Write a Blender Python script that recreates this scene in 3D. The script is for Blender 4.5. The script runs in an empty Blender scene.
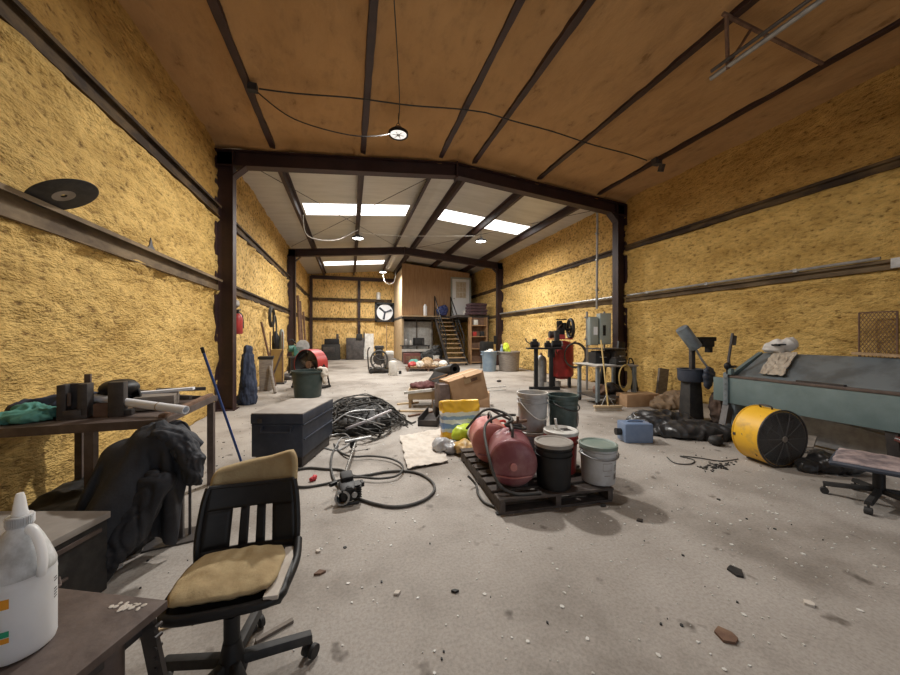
import bpy, bmesh, math, random
from mathutils import Vector, Matrix, noise
random.seed(7)
PI = math.pi
SC = bpy.context.scene
COL = SC.collection
V = Vector

# ---------------------------------------------------------------- camera geometry used to measure the place
CAMH, FPX, CY = 1.38, 338.0, 336.0
SA, CA = 0.2837, 0.9589
def at(u, v, t):
    k = (u - 450.0) / FPX
    return V((t * (k * CA + SA), t * (CA - k * SA), CAMH + (CY - v) * t / FPX))
def fl(u, v, z=0.0):
    return at(u, v, FPX * (z - CAMH) / (CY - v))
def wx(u, v, x):
    k = (u - 450.0) / FPX
    return at(u, v, x / (k * CA + SA))
def wy(u, v, y):
    k = (u - 450.0) / FPX
    return at(u, v, y / (CA - k * SA))

def Rz(d): return Matrix.Rotation(math.radians(d), 3, 'Z')
def Rx(d): return Matrix.Rotation(math.radians(d), 3, 'X')
def Ry(d): return Matrix.Rotation(math.radians(d), 3, 'Y')
def to_dir(d):
    return V(d).normalized().to_track_quat('Z', 'Y').to_matrix()

# ---------------------------------------------------------------- materials
MATS = {}
def mat(name, col, rough=0.6, metal=0.0, col2=None, scale=6.0, lo=0.4, hi=0.65, bump=0.0, bscale=40.0,
        detail=6.0, emit=None, estr=0.0, trans=0.0, stretch=(1, 1, 1), spec=0.5, rough2=None, dist=0.01):
    if name in MATS: return MATS[name]
    m = bpy.data.materials.new(name); m.use_nodes = True
    nt = m.node_tree; N = nt.nodes; L = nt.links
    b = N['Principled BSDF']
    b.inputs['Base Color'].default_value = (*col, 1)
    b.inputs['Roughness'].default_value = rough
    b.inputs['Metallic'].default_value = metal
    b.inputs['Specular IOR Level'].default_value = spec
    if trans: b.inputs['Transmission Weight'].default_value = trans
    if emit:
        b.inputs['Emission Color'].default_value = (*emit, 1)
        b.inputs['Emission Strength'].default_value = estr
    tc = None
    def coords():
        nonlocal tc
        if tc is None:
            t = N.new('ShaderNodeTexCoord'); tc = N.new('ShaderNodeMapping')
            tc.inputs['Scale'].default_value = stretch
            L.new(t.outputs['Object'], tc.inputs['Vector'])
        return tc.outputs['Vector']
    if col2 is not None:
        n = N.new('ShaderNodeTexNoise'); n.inputs['Scale'].default_value = scale
        n.inputs['Detail'].default_value = detail; n.inputs['Roughness'].default_value = 0.62
        L.new(coords(), n.inputs['Vector'])
        r = N.new('ShaderNodeValToRGB')
        r.color_ramp.elements[0].position = lo; r.color_ramp.elements[0].color = (*col, 1)
        r.color_ramp.elements[1].position = hi; r.color_ramp.elements[1].color = (*col2, 1)
        L.new(n.outputs['Fac'], r.inputs['Fac']); L.new(r.outputs['Color'], b.inputs['Base Color'])
    if bump:
        n2 = N.new('ShaderNodeTexNoise'); n2.inputs['Scale'].default_value = bscale
        n2.inputs['Detail'].default_value = 4
        L.new(coords(), n2.inputs['Vector'])
        bp = N.new('ShaderNodeBump'); bp.inputs['Strength'].default_value = bump
        bp.inputs['Distance'].default_value = dist
        L.new(n2.outputs['Fac'], bp.inputs['Height']); L.new(bp.outputs['Normal'], b.inputs['Normal'])
    MATS[name] = m
    return m

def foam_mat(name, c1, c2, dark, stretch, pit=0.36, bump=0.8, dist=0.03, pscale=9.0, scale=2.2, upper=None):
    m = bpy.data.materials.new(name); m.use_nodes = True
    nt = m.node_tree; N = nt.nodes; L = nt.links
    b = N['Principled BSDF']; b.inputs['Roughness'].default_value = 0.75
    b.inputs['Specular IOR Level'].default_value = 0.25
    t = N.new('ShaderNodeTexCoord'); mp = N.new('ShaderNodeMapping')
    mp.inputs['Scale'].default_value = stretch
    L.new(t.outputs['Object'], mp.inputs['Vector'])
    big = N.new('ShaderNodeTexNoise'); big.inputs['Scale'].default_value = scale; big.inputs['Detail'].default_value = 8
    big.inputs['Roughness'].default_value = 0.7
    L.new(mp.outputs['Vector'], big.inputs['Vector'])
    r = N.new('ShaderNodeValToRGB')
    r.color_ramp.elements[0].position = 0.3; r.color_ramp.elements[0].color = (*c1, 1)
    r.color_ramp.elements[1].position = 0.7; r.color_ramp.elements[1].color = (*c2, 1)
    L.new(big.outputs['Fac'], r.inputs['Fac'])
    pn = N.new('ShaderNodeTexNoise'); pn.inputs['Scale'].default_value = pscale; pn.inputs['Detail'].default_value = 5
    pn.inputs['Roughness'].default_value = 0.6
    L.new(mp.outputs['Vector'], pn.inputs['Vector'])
    pr = N.new('ShaderNodeValToRGB'); e = pr.color_ramp.elements  # shade of the foam's hollows painted into the colour, crests lighter
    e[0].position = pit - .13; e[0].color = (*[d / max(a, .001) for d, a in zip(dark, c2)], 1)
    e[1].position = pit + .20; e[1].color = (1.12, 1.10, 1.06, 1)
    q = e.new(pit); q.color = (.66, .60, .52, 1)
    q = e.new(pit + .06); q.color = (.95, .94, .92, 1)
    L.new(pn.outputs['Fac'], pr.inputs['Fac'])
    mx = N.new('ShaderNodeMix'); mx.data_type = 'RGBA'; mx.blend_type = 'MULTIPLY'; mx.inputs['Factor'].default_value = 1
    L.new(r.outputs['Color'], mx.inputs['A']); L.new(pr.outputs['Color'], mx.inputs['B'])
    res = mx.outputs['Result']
    if upper:                                 # foam colour turned browner above the upper girt
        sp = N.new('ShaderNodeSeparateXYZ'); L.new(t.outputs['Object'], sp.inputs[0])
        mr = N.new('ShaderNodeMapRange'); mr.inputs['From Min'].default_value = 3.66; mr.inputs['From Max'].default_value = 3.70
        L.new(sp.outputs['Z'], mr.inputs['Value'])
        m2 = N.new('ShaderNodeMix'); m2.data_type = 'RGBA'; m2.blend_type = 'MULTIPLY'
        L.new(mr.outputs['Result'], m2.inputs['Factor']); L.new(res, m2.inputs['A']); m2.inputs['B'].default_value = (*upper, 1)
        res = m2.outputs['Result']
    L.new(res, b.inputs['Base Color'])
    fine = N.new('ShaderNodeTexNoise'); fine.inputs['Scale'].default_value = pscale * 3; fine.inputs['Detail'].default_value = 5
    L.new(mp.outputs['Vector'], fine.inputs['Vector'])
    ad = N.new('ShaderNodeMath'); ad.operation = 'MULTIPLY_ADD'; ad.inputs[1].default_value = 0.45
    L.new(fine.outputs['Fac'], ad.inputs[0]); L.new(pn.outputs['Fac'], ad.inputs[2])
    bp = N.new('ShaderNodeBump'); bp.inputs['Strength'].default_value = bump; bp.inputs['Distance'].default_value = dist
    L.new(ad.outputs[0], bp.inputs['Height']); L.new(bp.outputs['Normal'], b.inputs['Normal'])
    return m

M = dict(
    steel=mat('dark_steel', (.045, .04, .04), .5, .3, (.09, .08, .075), 5, bump=.15),
    brown=mat('brown_steel', (.085, .062, .055), .55, .2, (.15, .115, .10), 7, bump=.15),
    maroon=mat('red_oxide_steel', (.022, .008, .008), .55, .0, (.04, .016, .015), 3, bump=.1),
    girt=mat('dusty_girt', (.085, .057, .033), .7, .0, (.21, .15, .085), 4, stretch=(1, .4, 1), bump=.2, spec=.25),
    girtdark=mat('dark_girt', (.038, .024, .015), .7, .0, (.15, .095, .042), 4, stretch=(1, .4, 1), bump=.2, lo=.45, hi=.7, spec=.2),
    black=mat('black_plastic', (.009, .009, .010), .5, 0, (.017, .017, .018), 9, spec=.35),
    rubber=mat('black_rubber', (.015, .015, .016), .65, 0, (.035, .033, .031), 14),
    blackbag=mat('black_bag', (.022, .022, .024), .32, 0, (.045, .045, .047), 7, bump=.3, bscale=18),
    chrome=mat('worn_chrome', (.45, .44, .42), .35, .9, (.3, .28, .26), 20),
    galv=mat('galvanised', (.38, .38, .38), .45, .5, (.27, .27, .27), 9),
    white=mat('dirty_white', (.68, .67, .64), .5, 0, (.5, .48, .44), 6),
    paper=mat('paper_white', (.78, .80, .84), .7, 0),
    wood=mat('raw_wood', (.42, .29, .16), .7, 0, (.3, .19, .1), 3, stretch=(1, 9, 9), bump=.2),
    greywood=mat('grey_wood', (.17, .145, .125), .8, 0, (.26, .225, .19), 4, stretch=(2, 2, 9), bump=.3),
    palletwood=mat('dark_pallet_wood', (.05, .04, .036), .8, 0, (.1, .08, .068), 5, stretch=(2, 8, 2), bump=.3),
    card=mat('cardboard', (.44, .28, .16), .8, 0, (.36, .22, .12), 5, bump=.1),
    red=mat('red_paint', (.42, .035, .03), .45, 0, (.28, .03, .03), 6),
    tank=mat('faded_red_tank', (.20, .055, .065), .42, .1, (.31, .15, .15), 4, lo=.42, hi=.62, bump=.1),
    tank2=mat('pale_red_tank', (.42, .13, .12), .45, .1, (.52, .24, .22), 4, bump=.1),
    yellow=mat('yellow_paint', (.80, .46, .03), .45, 0, (.55, .33, .06), 5, lo=.55, hi=.68),
    teal=mat('machine_teal', (.125, .178, .182), .45, .0, (.165, .225, .23), 3, bump=.05),
    tealtop=mat('worn_machine_top', (.19, .225, .25), .42, .1, (.12, .14, .155), 3, lo=.45, hi=.6),
    bluegrey=mat('chest_blue_grey', (.030, .039, .062), .5, .0, (.05, .060, .084), 6),
    dust=mat('dusty_grey', (.25, .225, .20), .75, 0, (.34, .31, .28), 5),
    foam=mat('cushion_foam', (.52, .41, .23), .9, 0, (.34, .24, .12), 5, lo=.35, hi=.7, bump=.3, bscale=60),
    cloth=mat('dark_coat_cloth', (.014, .016, .022), .75, 0, (.042, .046, .058), 4, lo=.4, hi=.75, bump=.2, bscale=70),
    navy=mat('navy_cloth', (.02, .028, .055), .8, 0, (.04, .055, .095), 5, bump=.2),
    greenrag=mat('green_rag', (.07, .24, .20), .85, 0, (.13, .36, .30), 7, bump=.2),
    whitecloth=mat('white_cloth', (.58, .53, .47), .85, 0, (.42, .36, .30), 6, lo=.5, hi=.75, bump=.3, bscale=25),
    cream=mat('cream_cloth', (.5, .44, .36), .85, 0, (.38, .32, .25), 8, bump=.3),
    greygreen=mat('grey_green_plastic', (.05, .085, .08), .5, 0, (.11, .15, .145), 8),
    dkgreen=mat('dark_green_plastic', (.02, .036, .034), .5, 0, (.035, .05, .047), 6),
    greybucket=mat('grey_bucket', (.56, .57, .58), .5, 0, (.40, .40, .40), 6),
    blue=mat('blue_plastic', (.13, .19, .31), .45, 0, (.18, .24, .36), 5),
    bluebin=mat('blue_bin', (.16, .23, .31), .5, 0, (.22, .29, .36), 5),
    bluepole=mat('blue_pole', (.03, .07, .24), .4, 0),
    ply=mat('plywood', (.36, .215, .11), .6, 0, (.28, .16, .075), 2.5, stretch=(6, 6, .7), bump=.05),
    plyedge=mat('pale_ply', (.55, .42, .26), .7, 0, (.45, .33, .2), 4),
    roofwhite=mat('white_roof_sheet', (.56, .54, .50), .38, .2, (.48, .46, .42), 1.6, stretch=(.6, 3, 1), bump=.25, bscale=6, dist=.03),
    sky=mat('skylight_panel', (.9, .9, .9), .5, 0, emit=(1, .99, .96), estr=3.2),
    lens=mat('lamp_lens', (.9, .9, .9), .4, 0, emit=(1, .98, .95), estr=14),
    lensdim=mat('lamp_lens_dim', (.8, .8, .8), .4, 0, emit=(1, .98, .95), estr=.9),
    panelgrey=mat('panel_grey_green', (.32, .36, .34), .45, .1, (.27, .31, .29), 3),
    green=mat('machine_green', (.05, .2, .16), .5, 0, (.03, .09, .08), 6),
    orange=mat('orange_label', (.85, .36, .03), .5),
    lgreen=mat('label_green', (.03, .38, .2), .5),
    hiviz=mat('hi_viz', (.62, .75, .06), .7),
    jug=mat('jug_plastic', (.88, .90, .92), .35, 0, (.80, .82, .84), 4, lo=.5, hi=.7),
    jugtop=mat('jug_dusty_shoulder', (.80, .82, .83), .5, 0, (.42, .42, .40), 16, lo=.4, hi=.7),
    hose=mat('hose_rubber', (.035, .033, .03), .6, 0, (.07, .065, .06), 10),
    paleplastic=mat('pale_plastic', (.5, .48, .5), .35, 0, (.38, .36, .38), 7),
    rust=mat('rusty_brown', (.13, .07, .045), .75, 0, (.22, .13, .08), 8, bump=.2),
    pink=mat('worn_seat_pink', (.42, .33, .32), .7, 0, (.16, .13, .14), 6, lo=.42, hi=.6),
    redbrown=mat('red_brown_tub', (.12, .035, .03), .5, 0, (.16, .05, .04), 5),
    glass=mat('door_glass_reflection', (.5, .42, .32), .12, 0, (.62, .55, .45), 9, detail=1),  # warm reflection on the pane painted as its base colour
    brownpaper=mat('brown_paper', (.26, .18, .11), .8, 0, (.17, .12, .08), 8, bump=.3),
    barkmix=mat('tan_bundle', (.45, .33, .22), .8, 0, (.3, .2, .12), 8),
)

for k_ in ('jug', 'jugtop'):
    pb_ = M[k_].node_tree.nodes['Principled BSDF']
    pb_.inputs['Subsurface Weight'].default_value = .7; pb_.inputs['Subsurface Scale'].default_value = .06
    pb_.inputs['Subsurface Radius'].default_value = (1, 1, 1)

# ---------------------------------------------------------------- mesh builder
class MB:
    def __init__(s): s.bm = bmesh.new()
    def _xf(s, verts, c, R):
        for v in verts:
            p = v.co
            if R is not None: p = R @ p
            v.co = p + V(c)
    def box(s, c, d, R=None, bev=0.0, taper=None):
        hx, hy, hz = d[0] / 2, d[1] / 2, d[2] / 2
        tx, ty = taper if taper else (1, 1)
        vs = []
        for z, fx, fy in ((-hz, 1, 1), (hz, tx, ty)):
            for x, y in ((-hx, -hy), (hx, -hy), (hx, hy), (-hx, hy)):
                vs.append(s.bm.verts.new((x * fx, y * fy, z)))
        fs = [s.bm.faces.new([vs[i] for i in q]) for q in ((3, 2, 1, 0), (4, 5, 6, 7), (0, 1, 5, 4), (1, 2, 6, 5), (2, 3, 7, 6), (3, 0, 4, 7))]
        if bev:
            es = list({e for f in fs for e in f.edges})
            r = bmesh.ops.bevel(s.bm, geom=es, offset=min(bev, min(d) * .45), segments=2, profile=.6, affect='EDGES')
            vs = list({v for f in r['faces'] for v in f.verts} | {v for v in vs if v.is_valid})
        s._xf(vs, c, R)
        return s
    def ring(s, c, X, Y, r, n):
        return [s.bm.verts.new(c + X * (r * math.cos(2 * PI * i / n)) + Y * (r * math.sin(2 * PI * i / n))) for i in range(n)]
    def bridge(s, a, b):
        n = len(a)
        for i in range(n):
            s.bm.faces.new((a[i], a[(i + 1) % n], b[(i + 1) % n], b[i]))
    def cyl(s, p0, p1, r0, r1=None, n=16, caps=True):
        p0, p1 = V(p0), V(p1); r1 = r0 if r1 is None else r1
        m = to_dir(p1 - p0); X, Y = m.col[0], m.col[1]
        a = s.ring(p0, X, Y, r0, n); b = s.ring(p1, X, Y, r1, n)
        s.bridge(a, b)
        if caps: s.bm.faces.new(a[::-1]); s.bm.faces.new(b)
        return s
    def pipe(s, p0, p1, r, ri, n=28):
        p0, p1 = V(p0), V(p1)
        m = to_dir(p1 - p0); X, Y = m.col[0], m.col[1]
        a = s.ring(p0, X, Y, r, n); b = s.ring(p1, X, Y, r, n); c = s.ring(p1, X, Y, ri, n); d = s.ring(p0, X, Y, ri, n)
        s.bridge(a, b); s.bridge(b, c); s.bridge(c, d); s.bridge(d, a)
        return s
    def tube(s, pts, r, n=8, closed=False, smooth=0, rend=None):
        pts = [V(p) for p in pts]
        if smooth: pts = crom(pts, smooth, closed)
        N = len(pts); rings = []; prev = None
        for i, p in enumerate(pts):
            if closed: d = pts[(i + 1) % N] - pts[i - 1]
            else: d = pts[min(i + 1, N - 1)] - pts[max(i - 1, 0)]
            if d.length < 1e-9: d = V((0, 0, 1))
            d.normalize()
            if prev is None:
                X = d.orthogonal().normalized()
            else:
                X = prev - d * prev.dot(d)
                X = X.normalized() if X.length > 1e-6 else d.orthogonal().normalized()
            prev = X
            rr = r if rend is None else r + (rend - r) * i / (N - 1)
            rings.append(s.ring(p, X, d.cross(X), rr, n))
        for i in range(N - 1): s.bridge(rings[i], rings[i + 1])
        if closed: s.bridge(rings[-1], rings[0])
        else: s.bm.faces.new(rings[0][::-1]); s.bm.faces.new(rings[-1])
        return s
    def lathe(s, prof, c=(0, 0, 0), R=None, n=32):
        rows = []; allv = []
        for r, z in prof:
            if r < 1e-5: row = [s.bm.verts.new((0, 0, z))]
            else: row = [s.bm.verts.new((r * math.cos(2 * PI * i / n), r * math.sin(2 * PI * i / n), z)) for i in range(n)]
            rows.append(row); allv += row
        for a, b in zip(rows, rows[1:]):
            for i in range(n):
                j = (i + 1) % n
                if len(a) == 1 and len(b) == 1: continue
                if len(a) == 1: s.bm.faces.new((a[0], b[j], b[i]))
                elif len(b) == 1: s.bm.faces.new((a[i], a[j], b[0]))
                else: s.bm.faces.new((a[i], a[j], b[j], b[i]))
        s._xf(allv, c, R)
        return s
    def ball(s, c, r, R=None, n=16):
        r = (r, r, r) if not hasattr(r, '__len__') else r
        g = bmesh.ops.create_uvsphere(s.bm, u_segments=n, v_segments=max(8, n // 2), radius=1)
        for v in g['verts']: v.co = V((v.co.x * r[0], v.co.y * r[1], v.co.z * r[2]))
        s._xf(g['verts'], c, R)
        return s
    def prism(s, poly, h, c=(0, 0, 0), R=None):
        """poly in the local xy plane, extruded along local z by h"""
        a = [s.bm.verts.new((x, y, 0)) for x, y in poly]; b = [s.bm.verts.new((x, y, h)) for x, y in poly]
        n = len(poly)
        for i in range(n): s.bm.faces.new((a[i], a[(i + 1) % n], b[(i + 1) % n], b[i]))
        s.bm.faces.new(a[::-1]); s.bm.faces.new(b)
        s._xf(a + b, c, R)
        return s
    def grid(s, f, nu, nv):
        rows = [[s.bm.verts.new(f(i / nu, j / nv)) for i in range(nu + 1)] for j in range(nv + 1)]
        for j in range(nv):
            for i in range(nu):
                s.bm.faces.new((rows[j][i], rows[j][i + 1], rows[j + 1][i + 1], rows[j + 1][i]))
        return s
    def build(s, name, m, parent=None, loc=None, rotz=0.0, ang=38, solid=0.0, fixn=True):
        bm = s.bm
        if fixn: bmesh.ops.recalc_face_normals(bm, faces=bm.faces)
        lim = math.radians(ang)
        for f in bm.faces: f.smooth = True
        for e in bm.edges:
            if len(e.link_faces) == 2 and e.calc_face_angle(0) > lim: e.smooth = False
        me = bpy.data.meshes.new(name); bm.to_mesh(me); bm.free()
        return link(name, me, m, parent, loc, rotz, solid)

def link(name, me, m, parent=None, loc=None, rotz=0.0, solid=0.0):
    o = bpy.data.objects.new(name, me); COL.objects.link(o)
    if m is not None: me.materials.append(m)
    if parent is not None: o.parent = parent
    if loc is not None: o.location = loc
    if rotz: o.rotation_euler = (0, 0, math.radians(rotz))
    if solid:
        md = o.modifiers.new('Solidify', 'SOLIDIFY'); md.thickness = solid; md.offset = 0
    return o

def crom(P, k, closed=False):
    out = []; n = len(P)
    rng = range(n) if closed else range(n - 1)
    for i in rng:
        if closed: a, b, c, d = P[i - 1], P[i], P[(i + 1) % n], P[(i + 2) % n]
        else: a, b, c, d = P[max(i - 1, 0)], P[i], P[i + 1], P[min(i + 2, n - 1)]
        for q in range(k):
            t = q / k
            out.append(.5 * ((2 * b) + (c - a) * t + (2 * a - 5 * b + 4 * c - d) * t * t + (3 * b - a - 3 * c + d) * t ** 3))
    if not closed: out.append(P[-1])
    return out

def ns(p, f=1.0, o=0.0):
    return noise.noise(V((p[0] * f + o, p[1] * f + o * 1.7, p[2] * f - o)))

def blob(name, parts, m, parent=None, loc=None, rotz=0.0, voxel=.02, amp=.012, freq=9.0, stretch=(1, 1, 1), zmin=None, sm=3, seed=0.0, amp2=None, crease=0.0):
    """soft lump (cloth, bags): ellipsoids and capsules fused, smoothed and creased"""
    b = MB()
    for p in parts:
        if p[0] == 'cap':
            _, a, c, r0, r1 = p; a, c = V(a), V(c); k = max(2, int((c - a).length / (min(r0, r1) * .4)))
            for i in range(k + 1):
                b.ball(a.lerp(c, i / k), r0 + (r1 - r0) * i / k, n=12)
        elif p[0] == 'box':
            b.box(p[1], p[2], p[3] if len(p) > 3 else None)
        else:
            b.ball(p[0], p[1], p[2] if len(p) > 2 else None, n=14)
    me = bpy.data.meshes.new('tmp'); b.bm.to_mesh(me); b.bm.free()
    o = bpy.data.objects.new('tmp', me); COL.objects.link(o)
    md = o.modifiers.new('r', 'REMESH'); md.mode = 'VOXEL'; md.voxel_size = voxel
    if sm:
        ms = o.modifiers.new('s', 'SMOOTH'); ms.iterations = sm; ms.factor = .5
    dg = bpy.context.evaluated_depsgraph_get()
    out = bpy.data.meshes.new_from_object(o.evaluated_get(dg))
    bpy.data.objects.remove(o); bpy.data.meshes.remove(me)
    out.name = name
    nor = [v.normal.copy() for v in out.vertices]
    for v, n in zip(out.vertices, nor):
        q = V((v.co.x * stretch[0], v.co.y * stretch[1], v.co.z * stretch[2]))
        w = q + V((ns(q, freq * .4, seed), ns(q, freq * .4, seed + 5), ns(q, freq * .4, seed + 9))) * .12
        d = amp * (1 - 3.0 * abs(ns(w, freq, seed))) + (amp2 if amp2 is not None else amp * .5) * ns(w, freq * 2.3, seed + 3)
        if crease:
            c1 = abs(ns(w, freq * 1.6, seed + 21)); c2 = abs(ns((w.x + w.z, w.y, w.z * .5 - w.x), freq * 1.3, seed + 33))
            d -= crease * (max(0, 1 - c1 * 7) + .8 * max(0, 1 - c2 * 8))
        v.co += n * d
        if zmin is not None and v.co.z < zmin: v.co.z = zmin + (v.co.z - zmin) * .02
    for p in out.polygons: p.use_smooth = True
    out.materials.clear()
    return link(name, out, m, parent, loc, rotz)

def drape(name, w, h, n, f0, spheres, m, loc, steps=260, thick=.006, fric=.55, zmin=.006, seed=1, gap=.012, pins=()):
    """cloth let fall over rounded supports (numpy particle cloth)"""
    import numpy as np
    nx, ny = n; rs = np.random.RandomState(seed)
    P = np.array([[f0(i / (nx - 1), j / (ny - 1)) for i in range(nx)] for j in range(ny)], float)
    P += rs.normal(0, .002, P.shape); Q = P.copy()
    lx, ly = w / (nx - 1), h / (ny - 1)
    offs = [(0, 1, lx, 1.), (1, 0, ly, 1.), (1, 1, math.hypot(lx, ly), .5), (1, -1, math.hypot(lx, ly), .5), (0, 3, 3 * lx, .10), (3, 0, 3 * ly, .10)]
    pin = np.zeros(P.shape[:2], bool)
    for px, py, pr_ in pins: pin |= ((P[..., 0] - px) ** 2 + (P[..., 1] - py) ** 2) < pr_ ** 2
    P0 = P.copy()
    C = np.array([c for c, r in spheres]); RR = np.array([(r if hasattr(r, '__len__') else (r, r, r)) for c, r in spheres])
    for st in range(steps):
        Vv = (P - Q) * .97; Q = P.copy(); P = P + Vv; P[..., 2] -= .0011
        for it in range(9):
            for dj, di, L0, k in offs:
                for ph in range(2):
                    a_j = slice(0, ny - dj); b_j = slice(dj, ny)
                    if di >= 0: a_i = slice(0, nx - di); b_i = slice(di, nx)
                    else: a_i = slice(-di, nx); b_i = slice(0, nx + di)
                    A = P[a_j, a_i]; B = P[b_j, b_i]
                    D = B - A; Ln = np.linalg.norm(D, axis=-1, keepdims=True) + 1e-9
                    F = D * ((Ln - L0) / Ln) * (.25 * k)
                    P[a_j, a_i] += F; P[b_j, b_i] -= F
            hit = np.zeros(P.shape[:2], bool)
            for c, r in zip(C, RR):
                d = (P - c) / (r + gap); l = np.linalg.norm(d, axis=-1)
                q = l < 1
                if q.any():
                    P[q] = c + d[q] / (l[q][:, None] + 1e-9) * (r + gap); hit |= q
            P[..., 0][pin] = P0[..., 0][pin]; P[..., 1][pin] = P0[..., 1][pin]
            q = P[..., 2] < zmin; P[..., 2][q] = zmin; hit |= q
        Q[hit] = Q[hit] + (P[hit] - Q[hit]) * fric
    b = MB(); rows = [[b.bm.verts.new(P[j, i]) for i in range(nx)] for j in range(ny)]
    for j in range(ny - 1):
        for i in range(nx - 1): b.bm.faces.new((rows[j][i], rows[j][i + 1], rows[j + 1][i + 1], rows[j + 1][i]))
    o = b.build(name, m, None, loc, 0, ang=180, solid=thick)
    sb = o.modifiers.new('Subdivision', 'SUBSURF'); sb.levels = 1; sb.render_levels = 1
    return o

def tag(o, label, cat, group=None, kind=None):
    o['label'] = label; o['category'] = cat
    if group: o['group'] = group
    if kind: o['kind'] = kind
    return o
def thing(name, label, cat, loc=(0, 0, 0), rz=0.0, group=None):
    o = bpy.data.objects.new(name, None); COL.objects.link(o)
    o.empty_display_size = .1
    o.location = loc; o.rotation_euler = (0, 0, math.radians(rz))
    return tag(o, label, cat, group)
def structure(o):
    o['kind'] = 'structure'; return o
def dup(root, loc, rz=None, label=None, group=None):
    r = root.copy(); COL.objects.link(r); r.location = loc
    if rz is not None: r.rotation_euler = (0, 0, math.radians(rz))
    if label: r['label'] = label
    if group: r['group'] = group
    for ch in list(root.children):
        c = ch.copy(); COL.objects.link(c); c.parent = r
        for g in list(ch.children):
            d = g.copy(); COL.objects.link(d); d.parent = c
    return r
# ================================================================ the hall
XL, XR, XM = -2.38, 6.95, 2.285
ZE, SL = 4.82, 0.09                       # rafter top at the eave, roof slope
Y0, Y1, Y2, Y3 = -3.0, 7.25, 14.7, 21.4
def rz_(x, base): return base + SL * (XR - XM - abs(x - XM))

# floor
def floor_mat():
    m = bpy.data.materials.new('stained_concrete'); m.use_nodes = True
    nt = m.node_tree; N = nt.nodes; L = nt.links; b = N['Principled BSDF']
    t = N.new('ShaderNodeTexCoord')
    def nz(s, d=8, r=.6):
        n = N.new('ShaderNodeTexNoise'); n.inputs['Scale'].default_value = s; n.inputs['Detail'].default_value = d
        n.inputs['Roughness'].default_value = r; L.new(t.outputs['Object'], n.inputs['Vector']); return n
    def ramp(src, stops):
        r = N.new('ShaderNodeValToRGB'); e = r.color_ramp.elements
        e[0].position, e[0].color = stops[0][0], (*stops[0][1], 1)
        e[1].position, e[1].color = stops[-1][0], (*stops[-1][1], 1)
        for p, c in stops[1:-1]:
            q = e.new(p); q.color = (*c, 1)
        L.new(src, r.inputs['Fac']); return r
    base = ramp(nz(1.1).outputs['Fac'], [(.3, (.275, .248, .22)), (.5, (.365, .333, .30)), (.7, (.43, .397, .363))])
    blot = ramp(nz(.55, 5, .55).outputs['Fac'], [(.34, (.55, .52, .49)), (.5, (1, 1, 1))])
    spot = ramp(nz(5.5, 3, .5).outputs['Fac'], [(.27, (.30, .27, .25)), (.35, (1, 1, 1))])
    fine = ramp(nz(60, 3, .7).outputs['Fac'], [(.3, (.78, .77, .76)), (.6, (1.04, 1.04, 1.04))])
    cur = base.outputs['Color']
    for r in (blot, spot, fine):
        mx = N.new('ShaderNodeMix'); mx.data_type = 'RGBA'; mx.blend_type = 'MULTIPLY'; mx.inputs['Factor'].default_value = .8 if r is not fine else 1
        L.new(cur, mx.inputs['A']); L.new(r.outputs['Color'], mx.inputs['B']); cur = mx.outputs['Result']
    L.new(cur, b.inputs['Base Color'])
    b.inputs['Roughness'].default_value = .72; b.inputs['Specular IOR Level'].default_value = .3
    bp = N.new('ShaderNodeBump'); bp.inputs['Strength'].default_value = .25; bp.inputs['Distance'].default_value = .01
    L.new(nz(30).outputs['Fac'], bp.inputs['Height']); L.new(bp.outputs['Normal'], b.inputs['Normal'])
    return m
structure(MB().box(((XL + XR) / 2, (Y0 + Y3) / 2, -.06), (XR - XL + .6, Y3 - Y0 + .6, .12)).build('floor', floor_mat()))

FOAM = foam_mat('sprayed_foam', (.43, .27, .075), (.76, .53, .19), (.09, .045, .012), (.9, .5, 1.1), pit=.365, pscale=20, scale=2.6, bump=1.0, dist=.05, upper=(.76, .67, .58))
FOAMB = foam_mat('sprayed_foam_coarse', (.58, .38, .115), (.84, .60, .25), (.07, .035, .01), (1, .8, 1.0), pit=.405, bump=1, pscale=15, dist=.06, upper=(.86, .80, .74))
FOAMBW = foam_mat('sprayed_foam_back', (.62, .41, .15), (.86, .61, .27), (.10, .05, .018), (1.1, 1, .5), pit=.40, bump=1, pscale=14, dist=.05)
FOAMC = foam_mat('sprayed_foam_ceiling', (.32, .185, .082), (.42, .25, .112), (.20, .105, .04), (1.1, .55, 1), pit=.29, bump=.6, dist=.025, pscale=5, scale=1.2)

def foam_wall(name, m, x, ya, yb, sgn, step=.045, amp=1.0):
    """grid wall at x, foam swelling towards the room (sgn)"""
    top = rz_(x, ZE + .26)
    nu = int((yb - ya) / step); nv = int(top / step)
    def f(a, b):
        y = ya + (yb - ya) * a; z = top * b
        p = (x * 3, y * .55, z * 1.2)
        d = .035 * ns(p, 1.6, 3) + .024 * ns(p, 4.5, 1) + .022 * ns((x, y * 5.5, z * 11), 1.0, 2)
        for zg, hg in ((2.32, .085), (3.66, .08)):           # foam laps up under the girts in a ragged line
            e_ = z - (zg - hg - .035 - .02 * ns((0, y, zg), 2.5, 8))
            d += (.075 + .03 * ns((0, y, zg), 4, 6)) * math.exp(-(e_ / .04) ** 2)
        return (x + sgn * (d * amp + .01), y, z)
    b = MB().grid(f, nu, nv)
    # thickness behind
    o = b.build(name, m, ang=180)
    md = o.modifiers.new('Solidify', 'SOLIDIFY'); md.thickness = .12; md.offset = -1 if sgn > 0 else 1
    md.offset = -1
    return structure(o)
def grid_dir_fix(o, inward):
    me = o.data
    if me.polygons[len(me.polygons) // 2].normal.dot(V(inward)) < 0: me.flip_normals()
w = foam_wall('wall_left', FOAM, XL, Y0, Y1, 1); grid_dir_fix(w, (1, 0, 0))
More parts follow.
